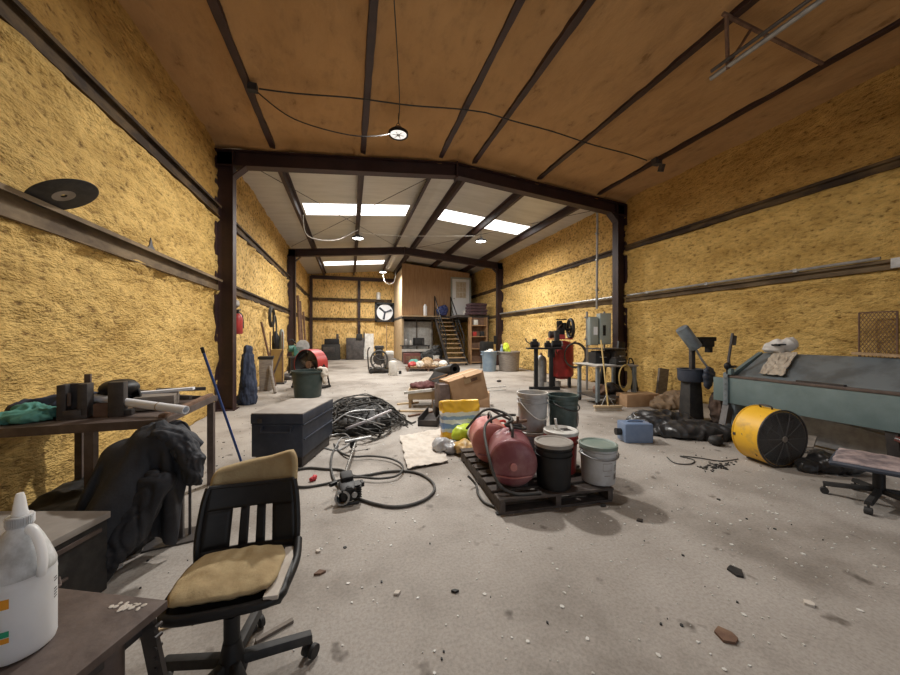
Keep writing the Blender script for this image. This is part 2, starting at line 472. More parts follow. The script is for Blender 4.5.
w = foam_wall('wall_left_rear', FOAMB, XL, Y1, Y3, 1, .06, 1.3); grid_dir_fix(w, (1, 0, 0))
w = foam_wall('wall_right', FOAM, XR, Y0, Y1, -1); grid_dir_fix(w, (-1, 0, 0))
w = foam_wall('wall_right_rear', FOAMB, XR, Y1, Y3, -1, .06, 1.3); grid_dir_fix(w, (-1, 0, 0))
# rear wall
def fb(a, b):
    x = XL - .1 + (XR - XL + .2) * a; z = rz_(x, ZE + .26) * b
    p = (x, 40, z)
    return (x, Y3 - .03 - .05 * ns(p, 3, 1) - .035 * ns(p, 8, 2), z)
w = MB().grid(fb, 150, 80).build('wall_back', FOAMBW, ang=180); grid_dir_fix(w, (0, -1, 0)); structure(w)
md = w.modifiers.new('Solidify', 'SOLIDIFY'); md.thickness = .12; md.offset = -1
# front wall behind the camera, wide door opening added to let in fill light
DX0, DX1, DZ = .2, 4.4, 3.9
b = MB()
b.box(((XL + DX0) / 2 - .15, Y0 - .06, 2.55), (DX0 - XL + .3, .12, 5.1))
b.box(((XR + DX1) / 2 + .15, Y0 - .06, 2.55), (XR - DX1 + .3, .12, 5.1))
b.box(((DX0 + DX1) / 2, Y0 - .06, (DZ + 5.3) / 2), (DX1 - DX0, .12, 5.3 - DZ))
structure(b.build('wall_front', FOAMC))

# ceiling of the near bay: brown foam between the purlins
PUR = [XM - 3.7, XM - 2.03, XM - .39, XM + .39, XM + 2.03, XM + 3.75]
def fc(a, b):
    x = XL - .1 + (XR - XL + .2) * a; y = Y0 - .1 + (Y1 + .06 - Y0) * b
    z = rz_(x, ZE + .13)
    near = min(abs(x - q) for q in PUR)
    z -= .045 * math.exp(-(near / .17) ** 2)            # foam laps down onto each purlin
    z -= .125 * math.exp(-((y - Y1 - .0) / .10) ** 2)
    p = (x * 1.3, y * .8, 3)
    z += .022 * ns(p, 2.2, 4) + .010 * ns(p, 6, 7)
    return (x, y, z)
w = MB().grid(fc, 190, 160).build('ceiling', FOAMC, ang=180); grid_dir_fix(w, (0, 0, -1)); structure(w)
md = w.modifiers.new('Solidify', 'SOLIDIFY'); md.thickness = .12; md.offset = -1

# roof of the rear bays: white sheets, open at the skylights
sheet_z = ZE + .20
def sheet(name, xa, xb, ya, yb, m, dz=0.0):
    za, zb = rz_(xa, sheet_z) + dz, rz_(xb, sheet_z) + dz
    b = MB(); th = .05
    vs = [b.bm.verts.new(p) for p in ((xa, ya, za), (xb, ya, zb), (xb, yb, zb), (xa, yb, za), (xa, ya, za + th), (xb, ya, zb + th), (xb, yb, zb + th), (xa, yb, za + th))]
    for q in ((3, 2, 1, 0), (4, 5, 6, 7), (0, 1, 5, 4), (1, 2, 6, 5), (2, 3, 7, 6), (3, 0, 4, 7)): b.bm.faces.new([vs[i] for i in q])
    return b
SKY = [(10.3, 11.25), (18.15, 19.1)]
IN = .13
OPEN = [[(PUR[0] + IN, PUR[1] - .05), (PUR[1] + .05, PUR[2] - IN), (PUR[3] + IN - .05, PUR[4] - .05), (PUR[4] + .05, PUR[5] - IN)], [(PUR[0] + IN, PUR[1] - .05), (PUR[1] + .05, PUR[2] - IN)]]
b = MB()
def add_sheet(xa, xb, ya, yb):
    q = sheet('', xa, xb, ya, yb, None)
    me = bpy.data.meshes.new('t'); q.bm.to_mesh(me); q.bm.free(); b.bm.from_mesh(me); bpy.data.meshes.remove(me)
ys = [Y1 + .04, SKY[0][0], SKY[0][1], SKY[1][0], SKY[1][1], Y3 + .1]
for i in range(5):
    ya, yb = ys[i], ys[i + 1]
    cuts = [XL - .1]
    for o_ in (OPEN[i // 2] if i in (1, 3) else []): cuts += list(o_)
    cuts.append(XR + .1)
    for a_, c_ in zip(cuts[::2], cuts[1::2]):
        if a_ < XM < c_: add_sheet(a_, XM, ya, yb); add_sheet(XM, c_, ya, yb)
        else: add_sheet(a_, c_, ya, yb)
structure(b.build('ceiling_rear', M['roofwhite']))
k = 0
for (ya, yb), ops in zip(SKY, OPEN):
    for xa, xb in ops:
        k += 1
        structure(sheet('', xa, xb, ya, yb, None, .0).build('window_%d' % k, M['sky']))

# ---------------------------------------------------------------- portal frames
def ibeam_poly(d, w, tw=.012, tf=.016):
    a, c = d / 2, w / 2
    return [(-a, -c), (-a + tf, -c), (-a + tf, -tw / 2), (a - tf, -tw / 2), (a - tf, -c), (a, -c), (a, c), (a - tf, c), (a - tf, tw / 2), (-a + tf, tw / 2), (-a + tf, c), (-a, c)]
def frame(y, label):
    t = thing('portal_frame', label, 'steel frame', (XM, y, 0))
    hw = (XR - XL) / 2
    for s in (-1, 1):
        MB().prism(ibeam_poly(.3, .2), ZE, (s * (hw - .15), 0, 0)).build('column', M['maroon'], t)
        MB().box((s * (hw - .16), 0, .01), (.36, .28, .02)).build('base_plate', M['maroon'], t)
        # rafter follows the roof
        b = MB()
        def rz2(dx): return ZE + SL * (hw - abs(dx))
        prof = [(-.1, 0), (.1, 0), (.1, -.018), (.006, -.018), (.006, -.282), (.1, -.282), (.1, -.3), (-.1, -.3), (-.1, -.282), (-.006, -.282), (-.006, -.018), (-.1, -.018)]
        A = [b.bm.verts.new((0, yy, rz2(0) + zz)) for yy, zz in prof]
        B = [b.bm.verts.new((s * hw, yy, rz2(hw) + zz)) for yy, zz in prof]
        n = len(prof)
        for i in range(n): b.bm.faces.new((A[i], A[(i + 1) % n], B[(i + 1) % n], B[i]))
        b.bm.faces.new(A); b.bm.faces.new(B[::-1])
        b.build('rafter', M['maroon'], t)
        b = MB().box((s * (hw - .30 - .09), 0, ZE - .36), (.02, .2, .3), Ry(s * -45))
        b.build('haunch_plate', M['maroon'], t)
    MB().box((0, 0, ZE + SL * hw - .16), (.035, .22, .36)).build('ridge_plate', M['maroon'], t)
    return t
frame(Y1, 'nearest dark maroon steel frame spanning the hall where the brown ceiling ends')
frame(Y2, 'second dark maroon steel frame farther back, just before the wooden stairs')

# ---------------------------------------------------------------- purlins
ORD = ['first', 'second', 'third', 'fourth', 'fifth', 'sixth']
for i, x in enumerate(PUR):
    z = rz_(x, ZE + .055)
    b = MB()
    def fpl(a, c, x=x, z=z):
        y = Y0 + (Y1 - .1 - Y0) * a; ang = (c - .5) * 2
        w_ = .055 + .014 * ns((x, y, 1), 1.4, 2) + .008 * ns((x, y, 1), 5, 2)
        return (x + ang * w_, y, z + (.06 if abs(ang) > .8 else 0) + .008 * ns((x, y, 4), 2, 1))
    b.grid(fpl, 120, 10)
    o = b.build('purlin', M['maroon'], solid=.012)
    tag(o, '%s dark purlin from the left wall, half buried in the brown foam ceiling' % ORD[i], 'purlin', 'purlins in the foamed ceiling')
for i, x in enumerate(PUR):
    z = rz_(x, ZE)
    s = -1 if x < XM else 1
    prof = [(-.006, 0), (.075 * s, 0), (.075 * s, .008), (.006, .012), (.006, .192), (-.075 * s, .192), (-.075 * s, .2), (-.006, .2)]
    b = MB(); yy0, yy1 = Y1 + .0, Y3 - .05
    A = [b.bm.verts.new((x + px, yy0, z + pz)) for px, pz in prof]; B = [b.bm.verts.new((x + px, yy1, z + pz)) for px, pz in prof]
    for q in range(8): b.bm.faces.new((A[q], A[(q + 1) % 8], B[(q + 1) % 8], B[q]))
    b.bm.faces.new(A); b.bm.faces.new(B[::-1])
    tag(b.build('purlin', M['maroon']), '%s dark purlin from the left wall under the white rear roof' % ORD[i], 'purlin', 'purlins under the white roof')

# ---------------------------------------------------------------- girts along the walls
def girt(x, s, ya, yb, z, d, m, label, lip=.11):
    b = MB()
    yc, ly = (ya + yb) / 2, yb - ya
    b.box((x + s * .055, yc, z), (.02, ly, d))                       # web
    b.box((x + s * .055, yc, z + d / 2), (lip, ly, .012))            # top ledge
    b.box((x + s * .045, yc, z - d / 2), (.09, ly, .012))
    b.box((x + s * (.055 + lip / 2), yc, z + d / 2 - .018), (.006, ly, .036))
    b.box((x + s * .02, yc, z), (.06, ly, d * .9))
    return tag(b.build('wall_girt', m), label, 'girt', 'steel girts on the foam walls')
girt(XL, 1, Y0, Y1 - .1, 2.31, .19, M['girt'], 'lower dusty steel girt on the near left wall, carrying the grinding disc', .16)
girt(XL, 1, Y0, Y1 - .1, 3.67, .18, M['girtdark'], 'upper dark steel girt on the near left wall', .13)
girt(XR, -1, 2.6, Y1 - .1, 2.33, .12, M['girt'], 'lower steel girt on the near right wall, running to the upright post', .13)
girt(XR, -1, Y0, Y1 - .1, 3.66, .13, M['girtdark'], 'upper dark steel girt on the near right wall', .10)
girt(XL, 1, Y1 + .1, Y3 - .1, 2.33, .17, M['girtdark'], 'lower girt on the left wall behind the near frame')
girt(XL, 1, Y1 + .1, Y3 - .1, 3.67, .17, M['girtdark'], 'upper girt on the left wall behind the near frame')
girt(XR, -1, Y1 + .1, Y3 - .1, 2.33, .14, M['girt'], 'lower girt on the right wall behind the near frame')
girt(XR, -1, Y1 + .1, Y3 - .1, 3.66, .14, M['girtdark'], 'upper girt on the right wall behind the near frame')
for z, lab in ((2.38, 'lower'), (3.55, 'upper')):
    b = MB().box(((XL + 2.6) / 2, Y3 - .12, z), (2.6 - XL - .2, .12, .16)).box(((XL + 2.6) / 2, Y3 - .17, z + .08), (2.6 - XL - .2, .12, .012))
    tag(b.build('wall_girt', M['girtdark']), '%s dark girt across the far end wall' % lab, 'girt', 'girts on the far end wall')
p = wy(359, 320, Y3 - .1)
tag(MB().prism(ibeam_poly(.16, .14), 4.9, (p.x, Y3 - .14, 0)).build('wall_post', M['maroon']), 'dark upright post in the middle of the far end wall', 'post')
tag(MB().box((XL + .2, Y3 - .16, 2.45), (.16, .14, 4.9)).build('wall_post', M['maroon']), 'dark upright post in the far left corner of the hall', 'post')
tag(MB().box((XR - .1, 2.515, 1.82), (.06, .035, 3.64)).box((XR - .13, 2.54, 2.33), (.1, .12, .13)).build('wall_post', M['galv']), 'thin grey upright post at the end of the right lower girt', 'post')
tag(MB().box(((XL + XR) / 2, Y3 - .14, ZE + .02), (XR - XL - .4, .12, .2)).build('eave_beam', M['maroon']), 'dark beam along the top of the far end wall', 'beam')

# conduit lying on the right girt, and the wiring overhead
b = MB().tube([(XR - .15, 2.7, 2.42), (XR - .15, 7.0, 2.42)], .022)
for y in (3.6, 5.0, 6.4): b.box((XR - .14, y, 2.42), (.06, .05, .055))
tag(b.build('conduit', M['galv']), 'bright grey conduit lying along the right lower girt', 'conduit')
b = MB().tube([(6.3, 7.52, 2.1), (6.3, 7.5, 4.35), (6.2, 7.4, 4.6)], .028, smooth=4)
for z in (2.6, 3.4, 4.1): b.box((6.3, 7.5, z), (.09, .05, .04))
tag(b.build('conduit', M['galv']), 'upright grey conduit rising from the electrical boxes to the frame', 'conduit')
b = MB().tube([(6.75, 7.45, 2.42), (6.74, 10, 2.43), (6.74, 14.5, 2.42)], .03)
tag(b.build('conduit', M['galv']), 'grey conduit along the right girt behind the near frame', 'conduit')
pa, pb = V((-1.25, 5.42, rz_(-1.25, ZE + .02))), V((5.75, 5.42, rz_(5.75, ZE + .02)))
b = MB()
pts = []
for i in range(29):
    x = pa.x + (pb.x - pa.x) * i / 28
    sag = .06 * abs(math.sin(PI * (x - PUR[0]) / 1.66))
    pts.append((x, 5.42, rz_(x, ZE + .02) - .02 - .012 * math.sin(i * .9)))
b.tube(pts, .011)
tag(b.build('overhead_wire', M['rubber']), 'long thin wire running straight across the brown ceiling', 'wire')
LAMP1 = V((.8, 5.85, 4.87))
b = MB().tube([(-1.3, 5.42, 4.89), (-.8, 5.5, 4.62), (.0, 5.65, 4.6), (.55, 5.8, 4.78), (.72, 5.85, 4.93)], .009, smooth=6)
b.box((-1.33, 5.42, 4.92), (.12, .09, .10))
tag(b.build('lamp_cable', M['rubber']), 'sagging black cable from a ceiling box to the dark-rimmed lamp', 'cable')
tag(MB().tube([(.35, 3.1, 5.02), (.7, 5.0, 4.96), (.8, 5.84, 5.04)], .007, smooth=4).build('hanging_wire', M['rubber']), 'thin wire slanting along the ceiling down to the dark-rimmed lamp', 'wire')
b = MB().box((6.0, 5.42, rz_(6.0, ZE) + .03), (.16, .12, .12)).box((6.05, 5.35, rz_(6.0, ZE) - .12), (.08, .08, .14), Rx(20))
tag(b.build('junction_box', M['steel']), 'dark box on the last purlin at the right end of the overhead wire', 'box')

# ---------------------------------------------------------------- lamps
def high_bay(loc, label, lens, power, rim=.17, hang=.25, dome=False):
    t = thing('high_bay_lamp', label, 'lamp', loc, 0, 'round hanging lamps')
    MB().lathe([(0, .1), (.07, .1), (.09, .06), (rim * .8, .045), (rim, .02), (rim, -.02), (rim - .012, -.03), (rim - .025, -.02), (rim - .03, -.005), (0, -.005)]).build('housing', M['black'], t)
    if dome: MB().lathe([(0, -.12), (.06, -.112), (.10, -.085), (.125, -.045), (.13, -.006), (0, -.006)]).build('lens', lens, t)
    else: MB().lathe([(0, -.02), (rim * .6, -.02), (rim - .03, -.012), (rim - .035, -.006), (0, -.006)]).build('lens', lens, t)
    b = MB().tube([(0, 0, .1), (0, 0, .14)], .015)
    b.tube([(.03, 0, .15), (0, 0, .19), (-.03, 0, .15), (0, 0, .12)], .006, closed=True, smooth=4)
    b.tube([(0, 0, .18), (0, 0, hang)], .004)
    b.build('hook', M['steel'], t)
    if lens is M['lensdim']:
        b = MB().lathe([(0, -.03), (.03, -.028), (.03, -.02), (0, -.02)], n=16)
        for i in range(6):
            a = i * PI / 3; b.box((math.cos(a) * .055, math.sin(a) * .055, -.022), (.09, .012, .006), Rz(math.degrees(a)))
        b.build('reflector', M['galv'], t)
    l = bpy.data.lights.new('lamp_light', 'AREA'); l.shape = 'DISK'; l.size = rim * 1.7; l.energy = power; l.color = (1, .965, .91); l.spread = math.radians(172)
    lo = bpy.data.objects.new('lamp_light', l); COL.objects.link(lo); lo.parent = t; lo.location = (0, 0, -.036 if not dome else -.13)
    return t
high_bay(tuple(LAMP1), 'round lamp with a black rim hanging under the brown ceiling', M['lensdim'], 300, .17, rz_(.8, ZE + .15) - LAMP1.z)
high_bay((1.66, 2.86, 4.84), 'round lamp close under the brown ceiling right above the viewer', mat('lamp_dome', (.9, .9, .9), .4, 0, emit=(1, .98, .95), estr=90), 60, .17, rz_(1.66, ZE + .15) - 4.84, True)
for (u, v, y, lab) in ((358, 238, 11.9, 'glowing round lamp behind the near frame on the left'), (481, 241, 11.2, 'glowing round lamp under the right slope of the white roof'), (383, 272, 18.0, 'glowing round lamp farthest back, beside the wooden room')):
    q = wy(u, v, y)
    high_bay(tuple(q), lab, M['lens'], 260, .2, rz_(q.x, sheet_z) - q.z + .01)
# lead of the rear lamps and thin cross bracing
def wire(pts, r, label, m='galv', name='overhead_wire', sm=5):
    return tag(MB().tube(pts, r, n=6, smooth=sm).build(name, M[m]), label, 'wire')
wire([wy(303, 215, 10.6), wy(308, 236, 10.8), wy(335, 240, 11.5), wy(358, 230, 11.9)], .014, 'pale flex looping to the left glowing lamp', 'white')
wire([wy(360, 233, 11.9), wy(400, 236, 12.2), wy(425, 236, 12.2), wy(475, 236, 11.2)], .012, 'pale flex between the two glowing lamps', 'white')
for pa, pb, lab in (((-2.2, 7.5, 4.9), (2.0, 14.5, 5.15), 'first thin brace rod crossing under the left white roof'), ((2.0, 7.5, 5.15), (-2.2, 14.5, 4.9), 'second thin brace rod crossing under the left white roof'), ((6.7, 7.5, 4.85), (2.6, 14.5, 5.15), 'thin brace rod slanting under the right white roof')):
    wire([pa, pb], .008, lab, 'steel', 'brace_rod', 0)
wire([wy(383, 275, 18), wy(386, 283, 17.8), wy(394, 282, 17.6), wy(396, 268, 17.2)], .011, 'pale flex looping at the corner of the wooden room', 'dust')
# pale tube slung beside the ridge
tag(MB().tube([wy(398, 250, 14.9), wy(388, 268, 17.7)], .09, n=16).build('duct_tube', M['white']), 'pale tube slung under the roof by the wooden room', 'tube')

# pipe hanging from a bracket under the near ceiling
t = thing('hanging_pipe_bracket', 'steel pipe hung on a triangular bracket under the right ceiling', 'bracket', (4.2, 2.86, 4.52))
MB().tube([(.13, -2.9, .06), (.1, .25, .06)], .028, n=12).build('pipe', M['galv'], t)
MB().tube([(.08, -2.9, .12), (.04, .2, .1)], .02, n=8).build('pipe', M['steel'], t)
zc = rz_(6.0, ZE + .02) - 4.5
MB().tube([(-.05, 0, rz_(4.3, ZE + .04) - 4.5), (1.72, 0, zc)], .025, n=6).build('cross_bar', M['rust'], t)
b = MB().tube([(.0, 0, rz_(4.3, ZE + .03) - 4.5), (.1, .05, .03)], .022, n=6).tube([(.42, 0, rz_(4.7, ZE + .03) - 4.5), (.1, .06, .06)], .016, n=6)
b.build('strut', M['rust'], t)

# mezzanine / wooden room at the back
MX0, MY, MZ = 2.63, 17.8, 2.46
t = thing('mezzanine_room', 'wooden room on a platform in the far right corner of the hall', 'room', (MX0, MY, 0))
wz = rz_(3.9, ZE + .1)
W = XR - .12 - MX0
MB().box((W / 2, 1.75, MZ - .08), (W, 3.5, .16)).build('platform', M['steel'], t)
b = MB()
def wallpoly(xa, xb, za, y, th, dst, tri=True):
    pts = [(xa, za), (xb, za)] + [(q, rz_(MX0 + q, ZE + .02)) for q in ([xb, xa])]
    dst.prism(pts, th, (0, y + th, 0), Rx(90))
wallpoly(0, 2.72, MZ, .02, .06, b); b.build('front_panel', M['ply'], t)
b = MB(); wallpoly(2.72, W - .42, MZ + 2.12, .02, .06, b); b.build('over_door_panel', M['ply'], t)
MB().box((.03, 1.8, (MZ + 5.0) / 2), (.06, 3.4, 5.0 - MZ)).build('side_panel', M['plyedge'], t)
MB().box((.05, 1.8, MZ / 2 - .04), (.1, 3.4, MZ - .16)).build('side_panel', M['plyedge'], t)
MB().box((1.0, -.12, MZ - .03), (2.0, .34, .05)).build('ledge', M['plyedge'], t)
MB().box((3.35, -.9, MZ - .08), (1.7 + .0, 1.8, .12)).box((3.45, -1.75, MZ / 2 - .07), (.1, .1, MZ - .14)).box((4.1, -1.75, MZ / 2 - .07), (.1, .1, MZ - .14)).build('landing', M['steel'], t)
dr = MB().box((3.27, .02, MZ + 1.04), (1.0, .05, 2.06), bev=.01).build('door', M['paper'], t)
b = MB().box((3.27, -.008, MZ + 1.47), (.56, .02, .86))
b.build('pane', M['glass'], dr)
b = MB()
for i in (-1, 1):
    b.box((3.27 + i * .095, -.02, MZ + 1.47), (.02, .014, .86)); b.box((3.27, -.02, MZ + 1.47 + i * .14), (.56, .014, .02))
    b.box((3.27 + i * .29, -.02, MZ + 1.47), (.03, .02, .9)); b.box((3.27, -.02, MZ + 1.47 + i * .44), (.6, .02, .03))
b.build('muntins', M['white'], dr)
MB().ball((2.86, -.04, MZ + .98), .035).build('knob', M['chrome'], dr)
b = MB()
for x in (2.72, 3.82): b.box((x, .02, MZ + 1.06), (.08, .1, 2.12))
b.box((3.27, .02, MZ + 2.12), (1.18, .1, .08)); b.build('door_frame', M['panelgrey'], t)
MB().box((1.0, 1.2, 1.25), (1.8, .04, 1.9)).build('back_panel', M['white'], t)
b = MB()
for x in (.05, 1.0, 1.9): b.box((x, 1.14, 1.22), (.07, .07, 2.4))
b.build('post', M['greywood'], t)

# stairs
t = thing('staircase', 'open wooden stairs with black rails climbing to the wooden room', 'stairs', (4.83, 17.72, 0))
NT = 11; run = 2.75
for i in range(NT):
    zz = MZ * (i + .6) / (NT + .2); yy = -run * (1 - (i + .5) / NT)
    MB().box((0, yy, zz), (.84, .26, .045)).build('tread', M['wood'], t)
for s in (-1, 1):
    d = V((0, run, MZ)); L_ = d.length; a = math.degrees(math.atan2(MZ, run))
    MB().box((s * .44, -run / 2 - .03, MZ / 2 - .07), (.05, L_ - .2, .22), Rx(a)).build('stringer', M['steel'], t)
    b = MB()
    b.tube([(s * .45, 0, MZ), (s * .45, 0, MZ + 1.05), (s * .45, -run * .82, 1.4), (s * .45, -run * .82, .45)], .028)
    b.tube([(s * .45, 0, MZ + .55), (s * .45, -run * .82, .95)], .022)
    b.tube([(s * .45, -run * .42, MZ * .58), (s * .45, -run * .42, MZ * .58 + 1.0)], .022)
    b.build('handrail', M['black'], t)
# ================================================================ near left: table, jug, steel box, chair
def frame_mat(a, b, c=(0, 0, 1)):
    m = Matrix((a, b, c)).transposed(); return m
# steel table in the very corner (local x runs away from the viewer's edge, y towards the camera side)
TA, TB = V((-.915, .404, 0)), V((-.404, -.915, 0))
TZ = .60
tc0 = fl(168, 600, TZ)
t = thing('steel_table', 'worn dark steel table in the near left corner carrying the white jug', 'table', (tc0.x, tc0.y, 0), 0)
t.rotation_euler = (0, 0, math.atan2(TA.y, TA.x))
b = MB().box((.5, .30, TZ - .012), (1.0, .6, .024), bev=.003)
b.build('tabletop', M['brown'], t)
b = MB().box((.5, .30, TZ - .05), (.9, .04, .05)).box((.06, .3, TZ - .05), (.04, .52, .05)).box((.94, .3, TZ - .05), (.04, .52, .05)).box((.5, .04, TZ - .05), (.9, .03, .05))
b.build('apron', M['steel'], t)
for x, y in ((.06, .11), (.92, .09), (.10, .55), (.92, .53)):
    MB().cyl((x, y, 0), (x, y, TZ - .024), .032, n=16).build('leg', M['brown'], t)
b = MB().box((.015, .03, TZ - .13), (.05, .012, .22), Ry(14)).box((.03, .03, TZ - .27), (.035, .014, .16), Ry(-20))
for i in range(5): b.cyl((.0, .02, TZ - .05 - i * .03), (.0, .04, TZ - .05 - i * .03), .006, n=8)
b.build('corner_bracket', M['steel'], t)
b = MB()
for i in range(26):
    cq = Rz(-math.degrees(math.atan2(TA.y, TA.x))) @ (fl(128, 606, TZ) - tc0)
    x, y = random.gauss(cq.x, .022), random.gauss(cq.y, .012)
    b.ball((x, y, TZ + .001), (random.uniform(.003, .009), random.uniform(.003, .007), .0012), Rz(random.uniform(0, 180)), n=8)
o = b.build('chips', M['whitecloth'], t); o['label'] = 'pale flaked residue stuck to the table top'; o['kind'] = 'stuff'

# glue jug
jc = at(20, 650, .845); jc.z = TZ
JS = .86
t = thing('plastic_jug', 'big white glue jug with cone nozzle on the near table', 'jug', tuple(jc), 0)
prof = [(0, 0), (.060, 0), (.069, .004), (.072, .012), (.072, .150), (.0725, .153), (.072, .156)]
MB().lathe(prof + [(.0715, .165)], n=48).build('body', M['jug'], t)
sh = [(.0715, .165), (.0715, .172), (.068, .182), (.058, .206), (.046, .230), (.034, .250), (.026, .258), (.024, .262), (.024, .270), (0, .270)]
MB().lathe(sh, n=48).build('shoulder', M['jugtop'], t)
d = (V((0, 0, 0)) - jc); d.z = 0; d.normalize(); side = V((-d.y, d.x, 0))
hd = (d * .75 + side * .45).normalized()
MB().tube([hd * .030 + V((0, 0, .256)), hd * .050 + V((0, 0, .250)), hd * .071 + V((0, 0, .222)), hd * .079 + V((0, 0, .19)), hd * .073 + V((0, 0, .162))], .0105, n=12, smooth=6).build('handle', M['jug'], t)
b = MB().lathe([(0, .262), (.0265, .262), (.0275, .266), (.0275, .282), (.026, .285), (0, .285)], n=40)
for i in range(36):
    a = 2 * PI * i / 36; b.box((.0275 * math.cos(a), .0275 * math.sin(a), .274), (.003, .0022, .016), Rz(math.degrees(a)))
b.build('cap', M['jug'], t)
MB().lathe([(.018, .285), (.0155, .292), (.0105, .322), (.0075, .331), (0, .332)], n=24).build('nozzle', M['jug'], t)
def lab(name, m, a0, a1, z0, z1, r=.0728, label=None):
    base = math.atan2(d.y, d.x)
    def f(u, v):
        a = base + math.radians(a0 + (a1 - a0) * u)
        return (r * math.cos(a), r * math.sin(a), z0 + (z1 - z0) * v)
    o = MB().grid(f, 14, 2).build(name, m, t, fixn=False)
    if label: o['label'] = label
lab('label_band', M['orange'], -66, -15, .118, .138, label='orange block printed on the jug')
lab('label_band', M['lgreen'], -66, -15, .062, .074, label='green stripe printed on the jug')
lab('label_band', M['orange'], -66, -15, .050, .0605, label='orange stripe printed on the jug')
for q in range(8):
    lab('label_text', M['steel'], 60, 60 + random.choice((11, 12, 14)), .134 - q * .006, .1365 - q * .006, .0727) if q not in (2, 3) else None
lab('label_text', M['steel'], -50, -30, .040, .0445, .0727)

t.scale = (JS, JS, 1.17)
# steel tool box behind the table
cr = V((-1.26, 2.31, 0)); bx = V((-.28, -.96, 0)).normalized(); by = V((-.96, .28, 0))
t = thing('steel_box', 'low dark steel box behind the near table, dusty on top', 'box', (cr.x, cr.y, 0))
t.rotation_euler = (0, 0, math.atan2(by.y, by.x))      # local x goes left, local y goes towards the viewer
MB().box((.42, .36, .19), (.82, .70, .38), bev=.004).build('body', M['rubber'], t)
MB().box((.42, .36, .402), (.84, .72, .036), bev=.004).build('lid', M['dust'], t)['label'] = 'flat dust covered lid'
b = MB().box((.005, .3, .345), (.014, .5, .02)).box((.004, .36, .2), (.012, .3, .012)).tube([(.0, .25, .23), (-.03, .27, .21), (-.03, .4, .21), (0, .42, .23)], .008)
b.build('handle', M['brown'], t)

# ---------------------------------------------------------------- office chair
t = thing('office_chair', 'broken black office chair with a slotted back and bare foam cushions', 'chair', (-.44, 1.50, 0), 0)
# seat shell
def shell(u, v):
    x = (u - .5) * .42; y = (v - .5) * .32 + .05
    e = max(abs(u - .5) * 2, abs(v - .5) * 2)
    z = .395 + .018 * max(0, e - .75) * 4 * (1 if v > .2 else .2) - (.018 * max(0, .12 - v) / .12)
    k = 1 - .10 * (abs(v - .5) * 2) ** 4
    return (x * k, y * (1 - .08 * (abs(u - .5) * 2) ** 4), z)
MB().grid(shell, 20, 20).build('seat_shell', M['black'], t, solid=.02)
MB().tube([(-.19, -.03, .395), (-.18, -.095, .398), (-.1, -.116, .395), (.1, -.116, .395), (.18, -.095, .398), (.195, -.03, .395), (.215, .1, .41), (.21, .2, .44)], .018, n=10, smooth=5).build('seat_rim', M['black'], t)
def cush(u, v):
    x = (u - .5) * .36 - .012; y = (v - .5) * .29 + .05
    k = 1 - .16 * (abs(v - .5) * 2) ** 3
    e = max(abs(u - .5), abs(v - .5)) * 2
    z = .428 + .026 * (1 - e ** 4) + .010 * ns((x, y, 0), 9, 4) + .006 * ns((x, y, 0), 22, 1)
    return (x * k + .012 * ns((x, y, 5), 7), y * (1 - .1 * (abs(u - .5) * 2) ** 3), z)
MB().grid(cush, 34, 34).build('seat_cushion', M['foam'], t, solid=.022)['label'] = 'bare yellowed foam seat pad'
b = MB().box((.172, .03, .415), (.05, .30, .016), Rz(-5)); b.build('seat_board', M['whitecloth'], t)['label'] = 'torn white edge beside the foam'
# back: slotted plastic shell leaning back
BY, BZ, LEAN = .215, .42, 13
bR = Rx(-LEAN)
def bp(x, z, y=0.0):
    q = bR @ V((x, y + .05 * (1 - (x / .22) ** 2) * .8, z)); return V((q.x, q.y + BY - .0, q.z + BZ))
HB = .275
# outline columns (bars) built as strips so that the slots are real holes
def strip(x0, x1, z0, z1, nx=6, nz=8, b=None, taper=True):
    def f(u, v):
        z = z0 + (z1 - z0) * v
        k = 1.0 - .10 * (z / HB if taper else 0)
        return bp((x0 + (x1 - x0) * u) * k, z)
    b.grid(f, nx, nz)
b = MB()
S0, S1 = .015, .175
strip(-.20, .20, -.03, S0, 20, 3, b); strip(-.20, .20, S1, HB, 20, 8, b)
xs = [(-.20, -.085), (-.050, -.013), (.022, .059), (.094, .20)]
for a, c in xs: strip(a, c, S0, S1, 5, 8, b)
for v in b.bm.verts: pass
bmesh.ops.remove_doubles(b.bm, verts=b.bm.verts, dist=.0008)
b.build('backrest', M['black'], t, solid=.016)
b = MB()
for s in (-1, 1):
    pts = [bp(s * .195, -.04), bp(s * .202, .06), bp(s * .192, .2), bp(s * .178, HB)]
    b.tube(pts, .014, n=8, smooth=4)
b.tube([bp(-.178, HB), bp(-.08, HB - .004), bp(.08, HB - .004), bp(.178, HB)], .011, smooth=4)
b.build('back_rim', M['black'], t)
def bc(u, v):
    x = (u - .5) * .36; z = .18 + .185 * v + .06 * (u - .5) * v
    kx = 1 - .12 * (abs(v - .5) * 2) ** 4
    p = bp(x * kx, z) + V((0, .038, 0))
    e = max(abs(u - .5), abs(v - .5)) * 2
    return p + V((0, .020 * (1 - e ** 4) + .006 * ns((x, 0, z), 12), .006 * ns((x, 1, z), 9)))
MB().grid(bc, 30, 16).build('back_cushion', M['foam'], t, solid=.03)['label'] = 'bare yellowed foam pad on top of the back'
MB().cyl((0, 0, .12), (0, 0, .30), .028, n=16).cyl((0, 0, .30), (0, 0, .38), .016, n=12).build('column', M['black'], t)
MB().box((0, .02, .372), (.2, .22, .03), bev=.008).build('mechanism', M['black'], t)
MB().tube([(.0, .1, .36), (.0, .22, .34), (.0, .262, .38), (.0, .268, .415)], .016, n=8, smooth=4).build('back_stem', M['black'], t)
MB().lathe([(0, .07), (.05, .07), (.055, .09), (.04, .15), (.03, .2), (0, .2)], n=20).build('hub', M['black'], t)
